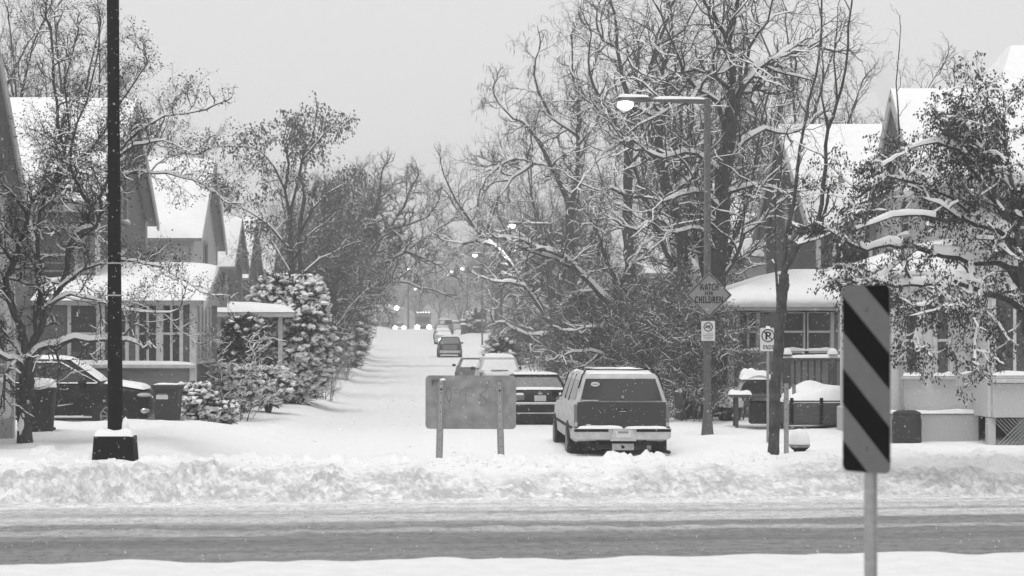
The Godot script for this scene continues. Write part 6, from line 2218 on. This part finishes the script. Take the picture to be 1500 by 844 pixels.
# FRONT_LEFT_TREE base x=-6.82 y=0.40 z=-35.6
const FRONT_LEFT_TREE := [
	[0.159, 0.134, [0.0, -0.07, 0.0, -0.01, 0.61, 0.0, 0.0, 1.1, 0.0, 0.0, 1.49, 0.0]],
	[0.098, 0.049, [0.0, 1.34, 0.0, -0.13, 1.45, 0.14, -0.27, 1.54, 0.35, -0.64, 1.69, 0.6]],
	[0.085, 0.037, [-0.02, 1.51, 0.0, -0.24, 1.81, -0.12, -0.46, 1.95, -0.3, -0.88, 2.15, -0.5]],
	[0.092, 0.037, [0.01, 1.51, 0.0, 0.28, 1.69, 0.09, 0.61, 1.78, 0.22, 0.94, 1.86, 0.37, 1.45, 1.87, 0.53, 1.95, 1.85, 0.71, 2.23, 1.73, 0.9]],
	[0.110, 0.049, [0.02, 1.51, 0.0, 0.18, 1.89, 0.02, 0.3, 2.2, 0.06, 0.46, 2.49, 0.1, 0.64, 2.8, 0.14, 0.77, 3.19, 0.19, 0.94, 3.55, 0.25, 1.27, 3.84, 0.3]],
	[0.098, 0.037, [0.0, 1.51, 0.0, -0.1, 2.07, -0.02, -0.29, 2.56, -0.06, -0.36, 2.96, -0.1, -0.19, 3.42, -0.14, -0.04, 3.92, -0.19, 0.05, 4.29, -0.24, 0.24, 4.54, -0.3, 0.5, 4.76, -0.35, 0.64, 5.19, -0.41, 0.5, 5.78, -0.47, 0.42, 6.53, -0.54, 0.33, 7.49, -0.6]],
	[0.061, 0.024, [0.77, 3.19, 0.2, 0.78, 3.5, 0.27, 0.96, 3.71, 0.37, 1.3, 3.87, 0.49, 1.41, 4.14, 0.62, 1.51, 4.58, 0.76, 1.77, 5.05, 0.91, 2.15, 5.49, 1.07, 2.64, 5.7, 1.23, 3.34, 5.82, 1.4]],
	[0.061, 0.024, [0.31, 2.2, 0.1, 0.25, 2.68, 0.03, 0.18, 3.42, -0.08, 0.18, 3.92, -0.21, 0.28, 4.42, -0.35, 0.5, 5.04, -0.5, 0.67, 5.68, -0.66, 0.57, 6.57, -0.82, 0.71, 7.34, -1.0]],
	[0.055, 0.018, [1.27, 3.84, 0.3, 1.16, 4.25, 0.37, 1.0, 4.58, 0.47, 0.88, 4.98, 0.58, 1.02, 5.66, 0.71, 1.35, 6.46, 0.85, 1.47, 7.29, 1.0]],
	[0.049, 0.015, [1.27, 3.84, 0.3, 1.55, 4.25, 0.39, 1.88, 4.79, 0.52, 2.38, 4.78, 0.67, 2.88, 4.72, 0.83, 3.3, 4.57, 1.01, 3.65, 4.27, 1.2]],
	[0.049, 0.015, [0.65, 2.8, 0.2, 1.06, 3.09, 0.35, 1.63, 3.28, 0.56, 2.26, 3.2, 0.82, 2.74, 3.02, 1.1, 3.25, 2.69, 1.4]],
	[0.049, 0.015, [0.48, 2.49, 0.2, 0.87, 2.65, 0.37, 1.34, 2.55, 0.63, 1.86, 2.41, 0.92, 2.48, 2.33, 1.25, 2.92, 2.4, 1.6]],
	[0.049, 0.015, [-0.32, 2.57, -0.2, -0.5, 2.81, -0.3, -0.74, 3.06, -0.44, -1.08, 3.44, -0.6]],
	[0.043, 0.015, [0.49, 4.76, -0.4, 0.84, 5.07, -0.25, 1.21, 5.32, -0.04, 1.64, 5.96, 0.22, 2.0, 6.41, 0.5, 2.25, 6.66, 0.8]],
	[0.043, 0.015, [1.77, 5.05, 0.9, 2.07, 5.23, 1.02, 2.45, 5.31, 1.18, 2.82, 5.22, 1.38, 3.15, 5.04, 1.6]],
]
# SLIM_TREE base x=6.13 y=0.40 z=-33.5
const SLIM_TREE := [
	[0.109, 0.092, [0.0, -0.08, 0.0, 0.05, 0.7, 0.0, 0.09, 1.39, 0.0, 0.13, 2.08, 0.0, 0.16, 2.54, 0.0, 0.2, 2.97, 0.0]],
	[0.086, 0.040, [0.18, 2.86, 0.0, 0.3, 3.25, 0.04, 0.45, 3.48, 0.09, 0.65, 3.66, 0.15, 0.79, 3.88, 0.22, 0.87, 4.17, 0.3]],
	[0.057, 0.023, [0.64, 3.65, 0.2, 0.79, 4.13, 0.22, 0.85, 4.81, 0.26, 0.88, 5.38, 0.3, 1.02, 5.83, 0.34, 1.15, 6.39, 0.39, 1.19, 7.06, 0.45, 1.25, 7.85, 0.5]],
	[0.057, 0.023, [0.17, 2.77, 0.0, 0.22, 3.34, -0.03, 0.33, 3.92, -0.08, 0.43, 4.5, -0.14, 0.51, 5.08, -0.2, 0.62, 5.67, -0.27, 0.82, 6.37, -0.34, 0.93, 7.19, -0.42, 0.94, 7.91, -0.5]],
	[0.037, 0.014, [0.14, 2.31, 0.0, 0.08, 3.0, -0.12, 0.09, 3.82, -0.28, 0.22, 4.64, -0.48, 0.35, 5.36, -0.7]],
	[0.037, 0.011, [0.8, 3.79, 0.3, 1.16, 4.03, 0.4, 1.61, 4.23, 0.54, 1.99, 4.46, 0.71, 2.31, 4.76, 0.9]],
	[0.030, 0.011, [0.88, 5.38, 0.3, 0.79, 5.95, 0.25, 0.82, 6.76, 0.18, 0.75, 7.57, 0.1]],
	[0.030, 0.011, [1.03, 5.83, 0.3, 0.94, 6.49, 0.5, 0.94, 7.24, 0.8]],
	[0.028, 0.011, [1.79, 4.37, 0.8, 1.94, 5.21, 0.85, 1.85, 6.1, 0.92, 1.92, 6.98, 1.0]],
	[0.028, 0.011, [0.45, 3.48, 0.1, 0.75, 3.54, 0.2, 1.09, 3.78, 0.34, 1.39, 3.93, 0.51, 1.66, 3.86, 0.7]],
]
# DARK_LEAF_TREE base x=9.60 y=0.58 z=-30.0
const DARK_LEAF_TREE := [
	[0.195, 0.154, [0.02, -0.15, 0.0, -0.02, 0.67, 0.0, -0.12, 1.49, 0.0, -0.29, 2.16, 0.0]],
	[0.134, 0.093, [-0.27, 2.09, 0.0, -0.38, 2.57, -0.03, -0.46, 2.93, -0.07, -0.46, 3.24, -0.12, -0.34, 3.54, -0.18, -0.13, 3.98, -0.24, -0.01, 4.6, -0.3]],
	[0.093, 0.036, [-0.45, 2.81, 0.0, -0.71, 2.9, 0.04, -1.14, 2.89, 0.1, -1.57, 3.01, 0.17, -2.02, 3.07, 0.24, -2.46, 3.12, 0.32, -2.79, 3.04, 0.41, -3.13, 3.2, 0.5]],
	[0.093, 0.036, [-0.29, 2.16, 0.0, -0.58, 2.33, 0.07, -0.92, 2.4, 0.18, -1.22, 2.53, 0.3, -1.52, 2.6, 0.43, -1.98, 2.55, 0.58, -2.42, 2.51, 0.74, -2.78, 2.6, 0.9]],
	[0.072, 0.026, [-0.48, 3.08, 0.0, -0.56, 3.5, 0.02, -0.78, 3.83, 0.05, -1.03, 4.18, 0.08, -1.25, 4.48, 0.12, -1.36, 4.71, 0.16, -1.41, 5.01, 0.2]],
	[0.062, 0.026, [-0.53, 3.39, 0.0, -0.87, 3.53, -0.06, -1.21, 3.74, -0.15, -1.52, 3.96, -0.26, -1.86, 4.11, -0.37, -2.24, 4.22, -0.5]],
	[0.062, 0.026, [-0.5, 3.22, 0.0, -1.04, 3.48, 0.12, -1.58, 3.51, 0.3, -1.96, 3.58, 0.51, -2.49, 3.51, 0.75, -2.98, 3.37, 1.0]],
	[0.062, 0.021, [-0.79, 3.83, 0.1, -0.78, 4.38, -0.07, -0.84, 4.81, -0.31, -0.69, 5.26, -0.6]],
	[0.062, 0.021, [-0.36, 3.53, -0.1, -0.45, 4.17, -0.29, -0.45, 4.84, -0.57, -0.31, 5.31, -0.9]],
	[0.051, 0.019, [-1.27, 4.48, 0.2, -1.58, 4.61, 0.3, -1.94, 4.62, 0.44, -2.29, 4.46, 0.6]],
	[0.051, 0.021, [-0.95, 2.4, 0.3, -1.28, 2.23, 0.52, -1.61, 2.14, 0.83, -1.98, 2.18, 1.2]],
	[0.051, 0.021, [-1.54, 2.6, 0.5, -1.81, 2.39, 0.69, -2.08, 2.08, 0.97, -2.3, 1.71, 1.3]],
	[0.041, 0.016, [-2.06, 3.06, 0.4, -2.4, 2.81, 0.54, -2.71, 2.58, 0.75, -3.06, 2.5, 1.0]],
	[0.041, 0.015, [-2.27, 4.22, -0.4, -2.59, 4.02, -0.26, -2.97, 3.76, -0.05, -3.29, 3.44, 0.2]],
	[0.041, 0.015, [-1.17, 2.88, 0.2, -1.23, 2.41, 0.49, -1.27, 2.0, 0.91, -1.45, 1.51, 1.4]],
]
# GREAT_TREE base x=8.00 y=0.29 z=-52.0
const GREAT_TREE := [
	[0.250, 0.196, [-0.05, -0.25, 0.0, 0.0, 1.46, 0.0, 0.07, 3.24, 0.0, 0.21, 4.85, 0.0, 0.25, 6.1, 0.0, 0.36, 7.08, 0.0, 0.46, 7.88, 0.0]],
	[0.160, 0.053, [0.46, 7.79, 0.0, 0.47, 8.76, 0.08, 0.39, 9.6, 0.2, 0.57, 10.5, 0.34, 0.77, 11.53, 0.5]],
	[0.107, 0.036, [0.4, 9.53, 0.2, 0.05, 10.14, 0.39, -0.31, 10.53, 0.67, -0.68, 11.18, 1.0]],
	[0.143, 0.053, [0.45, 7.67, 0.0, 0.81, 8.54, -0.12, 1.23, 8.95, -0.3, 1.77, 9.3, -0.51, 2.29, 9.62, -0.75, 2.88, 9.7, -1.0]],
	[0.107, 0.036, [0.36, 7.08, 0.0, 0.05, 8.11, 0.15, -0.48, 8.37, 0.36, -0.87, 8.73, 0.62, -1.19, 9.43, 0.9, -1.54, 10.19, 1.2]],
	[0.107, 0.039, [0.25, 6.06, 0.0, -0.28, 6.58, 0.23, -0.83, 6.72, 0.57, -1.44, 6.51, 0.96, -1.98, 6.69, 1.4]],
	[0.107, 0.039, [0.21, 5.21, 0.0, -0.32, 5.65, 0.26, -0.91, 5.59, 0.65, -1.46, 5.39, 1.1, -2.08, 5.49, 1.6]],
	[0.107, 0.039, [0.29, 6.27, 0.0, 0.85, 7.08, -0.2, 1.41, 7.39, -0.49, 2.05, 7.32, -0.83, 2.63, 7.54, -1.2]],
	[0.089, 0.036, [0.25, 5.56, 0.0, 0.71, 5.83, 0.22, 1.19, 5.85, 0.53, 1.61, 5.64, 0.9]],
	[0.089, 0.036, [0.09, 3.42, 0.0, 0.48, 3.88, 0.13, 0.76, 4.58, 0.32, 1.19, 4.96, 0.55, 1.46, 5.33, 0.8]],
	[0.089, 0.036, [0.11, 3.96, 0.0, -0.24, 4.55, 0.2, -0.68, 4.79, 0.49, -1.14, 4.6, 0.83, -1.68, 4.79, 1.2]],
	[0.071, 0.029, [0.82, 8.55, -0.2, 0.96, 9.48, 0.04, 1.32, 10.14, 0.39, 1.53, 10.95, 0.8]],
	[0.071, 0.029, [-0.5, 8.35, 0.5, -0.82, 7.97, 0.76, -1.26, 7.93, 1.15, -1.7, 8.05, 1.6]],
]
# CROOKED_TREE base x=8.37 y=0.16 z=-60.0
const CROOKED_TREE := [
	[0.185, 0.165, [0.04, -0.25, 0.0, 0.0, 1.89, 0.0, -0.08, 3.74, 0.0, -0.16, 4.98, 0.0, -0.33, 5.8, 0.0, -0.66, 6.83, 0.0, -0.8, 7.75, 0.0, -0.82, 8.35, 0.0]],
	[0.123, 0.045, [-0.82, 8.27, 0.0, -1.04, 8.67, 0.1, -1.47, 8.86, 0.24, -1.69, 8.88, 0.4]],
	[0.123, 0.041, [-0.8, 8.06, 0.0, -0.56, 9.11, -0.13, -0.66, 10.16, -0.32, -0.3, 11.23, -0.55, -0.39, 12.31, -0.8]],
	[0.103, 0.041, [-0.74, 7.24, 0.0, -1.34, 7.8, 0.2, -1.94, 7.89, 0.49, -2.51, 7.46, 0.83, -3.03, 6.9, 1.2]],
	[0.103, 0.041, [-0.49, 6.21, 0.0, 0.12, 6.81, -0.24, 0.46, 7.37, -0.59, 0.89, 7.57, -1.0]],
	[0.103, 0.041, [-0.25, 5.39, 0.0, -0.9, 5.54, 0.31, -1.53, 5.23, 0.77, -2.07, 5.32, 1.3]],
	[0.082, 0.033, [-0.7, 7.03, 0.0, -0.07, 7.78, -0.1, 0.28, 8.71, -0.24, 0.18, 9.55, -0.4]],
]
# UPRIGHT_TREE base x=8.35 y=0.17 z=-74.0
const UPRIGHT_TREE := [
	[0.228, 0.190, [0.0, -0.51, 0.0, -0.05, 2.28, 0.0, -0.1, 4.82, 0.0, -0.15, 6.85, 0.0, -0.1, 8.88, 0.0, 0.0, 10.4, 0.0]],
	[0.152, 0.056, [0.0, 10.27, 0.0, 0.45, 11.41, 0.08, 0.89, 12.76, 0.2, 1.32, 13.9, 0.34, 1.56, 15.13, 0.5]],
	[0.152, 0.056, [0.0, 10.27, 0.0, -0.3, 11.43, -0.08, -0.54, 12.71, -0.2, -0.67, 14.01, -0.34, -1.12, 15.56, -0.5]],
	[0.127, 0.041, [-0.1, 9.13, 0.0, -0.78, 10.13, 0.16, -1.41, 11.11, 0.41, -1.69, 12.09, 0.69, -1.61, 13.04, 1.0]],
	[0.127, 0.041, [-0.15, 8.37, 0.0, 0.49, 9.15, -0.24, 1.04, 9.95, -0.59, 1.81, 10.51, -1.0]],
	[0.114, 0.038, [-0.15, 7.1, 0.0, -0.79, 7.44, 0.24, -1.43, 7.32, 0.59, -2.06, 7.59, 1.0]],
	[0.101, 0.038, [0.88, 12.74, 0.3, 1.57, 13.13, 0.42, 2.05, 13.61, 0.6, 2.52, 14.58, 0.8]],
	[0.101, 0.038, [-0.53, 12.73, -0.3, -1.02, 13.0, -0.47, -1.3, 13.81, -0.71, -1.07, 14.62, -1.0]],
]
# POD_TREE base x=7.98 y=0.48 z=-95.0
const POD_TREE := [
	[0.212, 0.195, [0.0, -0.52, 0.0, -0.07, 2.61, 0.0, -0.2, 5.21, 0.0, -0.26, 7.16, 0.0, -0.2, 7.95, 0.0]],
	[0.179, 0.065, [-0.2, 7.82, 0.0, 0.13, 9.18, 0.04, 0.19, 11.06, 0.09, 0.12, 12.68, 0.15, -0.15, 13.98, 0.22, -0.16, 15.59, 0.3]],
	[0.179, 0.065, [-0.26, 7.49, 0.0, -0.72, 8.85, 0.1, -1.19, 9.62, 0.24, -2.05, 9.74, 0.41, -2.83, 9.98, 0.6, -3.55, 9.83, 0.8]],
	[0.147, 0.052, [-1.19, 9.62, 0.3, -1.66, 10.58, 0.41, -2.18, 11.47, 0.57, -2.97, 11.9, 0.76, -3.69, 12.59, 0.97, -3.96, 13.21, 1.2]],
	[0.147, 0.052, [0.19, 11.06, 0.1, -0.65, 11.73, -0.05, -1.35, 12.4, -0.27, -1.86, 14.07, -0.52, -1.64, 15.35, -0.8]],
	[0.130, 0.049, [-2.84, 9.97, 0.7, -3.69, 9.5, 0.92, -4.28, 8.96, 1.23, -4.68, 8.04, 1.6]],
	[0.130, 0.049, [0.19, 10.74, 0.1, 0.99, 11.74, -0.12, 1.41, 12.75, -0.43, 1.97, 13.78, -0.8]],
	[0.130, 0.049, [-2.05, 9.73, 0.5, -2.97, 9.0, 0.72, -3.69, 8.08, 1.03, -4.16, 6.77, 1.4]],
]
# LEANING_TREE base x=7.76 y=0.64 z=-66.0
const LEANING_TREE := [
	[0.181, 0.158, [0.09, -0.34, 0.0, -0.09, 0.68, 0.0, -0.32, 1.58, 0.0, -0.63, 2.22, 0.0, -0.95, 2.62, 0.0]],
	[0.158, 0.045, [-0.91, 2.58, 0.0, -1.42, 2.94, 0.14, -2.07, 3.57, 0.34, -2.62, 3.92, 0.57, -3.23, 4.18, 0.83, -3.96, 4.35, 1.1, -4.51, 4.65, 1.4]],
	[0.113, 0.041, [-2.08, 3.56, 0.5, -2.64, 4.14, 0.75, -3.47, 4.39, 1.11, -4.2, 4.68, 1.53, -4.89, 4.71, 2.0]],
	[0.124, 0.045, [-0.63, 2.22, 0.0, -0.66, 3.17, -0.13, -0.37, 3.86, -0.32, 0.06, 4.5, -0.55, 0.69, 5.02, -0.8]],
	[0.113, 0.045, [-0.95, 2.62, 0.0, -0.91, 3.53, 0.05, -1.37, 4.43, 0.12, -1.56, 5.19, 0.21, -2.06, 5.86, 0.3]],
	[0.113, 0.045, [-0.1, 0.68, 0.1, -0.75, 0.59, 0.28, -1.41, 0.91, 0.55, -2.11, 1.05, 0.86, -2.67, 0.92, 1.2]],
	[0.102, 0.036, [-0.33, 1.58, 0.1, -0.95, 1.63, 0.44, -1.72, 1.86, 0.93, -2.34, 1.72, 1.5]],
	[0.102, 0.036, [-0.23, 1.24, 0.0, 0.24, 2.04, -0.14, 0.68, 2.45, -0.35, 1.21, 2.59, -0.6]],
	[0.091, 0.036, [-0.1, 0.57, 0.1, -0.93, 0.32, 0.22, -1.66, 0.42, 0.38, -2.18, 0.6, 0.58, -2.6, 0.69, 0.8]],
]
# KERB_TREE base x=6.63 y=0.34 z=-90.0
const KERB_TREE := [
	[0.154, 0.142, [0.0, -0.37, 0.0, 0.0, 0.86, 0.0, -0.03, 1.79, 0.0, -0.09, 2.47, 0.0]],
	[0.139, 0.049, [-0.09, 2.41, 0.0, -0.63, 3.21, 0.15, -1.32, 4.19, 0.36, -2.01, 5.22, 0.61, -2.75, 6.01, 0.89, -3.56, 6.67, 1.18, -4.6, 7.8, 1.5]],
	[0.123, 0.043, [-0.38, 2.84, 0.1, -0.87, 3.95, 0.16, -1.25, 4.93, 0.25, -1.75, 5.79, 0.36, -2.24, 6.7, 0.47, -2.62, 7.62, 0.6]],
	[0.123, 0.043, [-0.09, 2.1, 0.0, -0.82, 1.98, 0.26, -1.64, 2.16, 0.65, -2.34, 2.53, 1.1, -2.78, 2.58, 1.6]],
	[0.123, 0.043, [-0.09, 2.47, 0.0, 0.32, 3.33, -0.19, 0.9, 3.83, -0.47, 1.62, 4.21, -0.8]],
	[0.105, 0.037, [-2.76, 6.0, 1.0, -3.5, 6.17, 1.29, -4.24, 6.03, 1.71, -5.04, 6.19, 2.2]],
	[0.099, 0.037, [-3.56, 6.67, 1.2, -4.12, 7.56, 1.49, -4.73, 8.44, 1.91, -5.16, 9.55, 2.4]],
	[0.099, 0.037, [-1.33, 4.18, 0.6, -2.08, 4.42, 0.84, -2.83, 4.41, 1.19, -3.51, 4.64, 1.6]],
]
# SHADE_TREE base x=-3.38 y=0.66 z=-128.0
const SHADE_TREE := [
	[0.395, 0.307, [0.0, -0.61, 0.0, 0.09, 1.76, 0.0, 0.0, 3.51, 0.0, -0.26, 4.83, 0.0, -0.35, 5.97, 0.0]],
	[0.263, 0.088, [-0.35, 5.7, 0.0, 0.44, 7.36, 0.16, 1.24, 9.02, 0.41, 1.59, 10.66, 0.69, 1.77, 12.03, 1.0]],
	[0.263, 0.088, [-0.26, 5.27, 0.0, 1.05, 6.76, -0.1, 2.19, 8.35, -0.24, 3.16, 9.86, -0.41, 3.78, 11.37, -0.6]],
	[0.241, 0.079, [-0.18, 4.83, 0.0, 1.58, 5.96, 0.1, 3.25, 6.92, 0.24, 4.73, 7.88, 0.41, 5.87, 8.66, 0.6]],
	[0.219, 0.070, [-0.09, 3.95, 0.0, 1.41, 4.74, 0.16, 2.81, 4.99, 0.41, 4.12, 4.64, 0.69, 5.25, 4.37, 1.0]],
	[0.219, 0.070, [-0.35, 5.97, 0.0, -0.45, 7.91, -0.24, -0.28, 9.69, -0.59, -0.03, 11.4, -1.0]],
	[0.197, 0.066, [-0.26, 5.27, 0.0, -1.31, 7.02, 0.12, -1.57, 8.76, 0.3, -1.74, 10.5, 0.5]],
	[0.197, 0.066, [3.25, 6.92, 0.4, 4.47, 6.47, 0.64, 5.51, 5.94, 0.99, 6.11, 5.32, 1.4]],
	[0.176, 0.061, [2.19, 8.35, -0.3, 3.51, 8.69, -0.04, 4.65, 9.19, 0.35, 5.34, 10.04, 0.8]],
]
# YOUNG_LEAF_TREE base x=-4.30 y=0.47 z=-76.0
const YOUNG_LEAF_TREE := [
	[0.117, 0.094, [0.0, -0.26, 0.0, -0.05, 1.98, 0.0, -0.1, 4.06, 0.0, -0.16, 5.89, 0.0, -0.21, 6.67, 0.0]],
	[0.083, 0.031, [-0.21, 6.41, 0.0, -0.36, 7.44, 0.1, -0.82, 8.32, 0.24, -1.32, 8.87, 0.41, -1.93, 9.01, 0.6]],
	[0.083, 0.031, [-0.18, 6.54, 0.0, 0.1, 7.66, -0.07, 0.3, 8.61, -0.16, 0.61, 9.41, -0.28, 0.76, 10.15, -0.4]],
	[0.068, 0.026, [0.3, 8.62, -0.2, 0.88, 9.28, -0.06, 1.31, 9.68, 0.15, 1.58, 9.86, 0.4]],
	[0.073, 0.026, [-0.35, 7.44, 0.2, -0.19, 8.46, 0.34, -0.38, 9.22, 0.55, -0.26, 9.82, 0.8]],
	[0.073, 0.026, [-0.13, 5.11, 0.0, -0.82, 5.88, 0.15, -1.33, 6.34, 0.37, -2.03, 6.68, 0.62, -2.37, 6.87, 0.9]],
	[0.073, 0.026, [-0.1, 4.59, 0.0, 0.53, 5.62, 0.14, 1.16, 6.13, 0.35, 1.69, 6.63, 0.6]],
]
# FORKED_LEAF_TREE base x=-4.14 y=0.39 z=-79.0
const FORKED_LEAF_TREE := [
	[0.097, 0.081, [0.0, -0.27, 0.0, -0.05, 2.06, 0.0, -0.11, 4.22, 0.0, -0.11, 6.12, 0.0, 0.05, 7.31, 0.0]],
	[0.076, 0.027, [-0.11, 5.85, 0.0, 0.49, 6.92, 0.14, 1.15, 7.56, 0.35, 1.81, 7.92, 0.6]],
	[0.076, 0.027, [0.05, 7.2, 0.0, -0.11, 8.3, -0.12, 0.09, 9.23, -0.3, -0.14, 9.96, -0.5]],
	[0.070, 0.027, [-0.08, 4.22, 0.0, 0.71, 4.87, 0.19, 1.53, 5.24, 0.47, 2.08, 5.49, 0.8]],
	[0.070, 0.027, [-0.08, 3.68, 0.0, -0.77, 4.77, -0.17, -1.33, 5.6, -0.41, -1.89, 5.77, -0.7]],
]
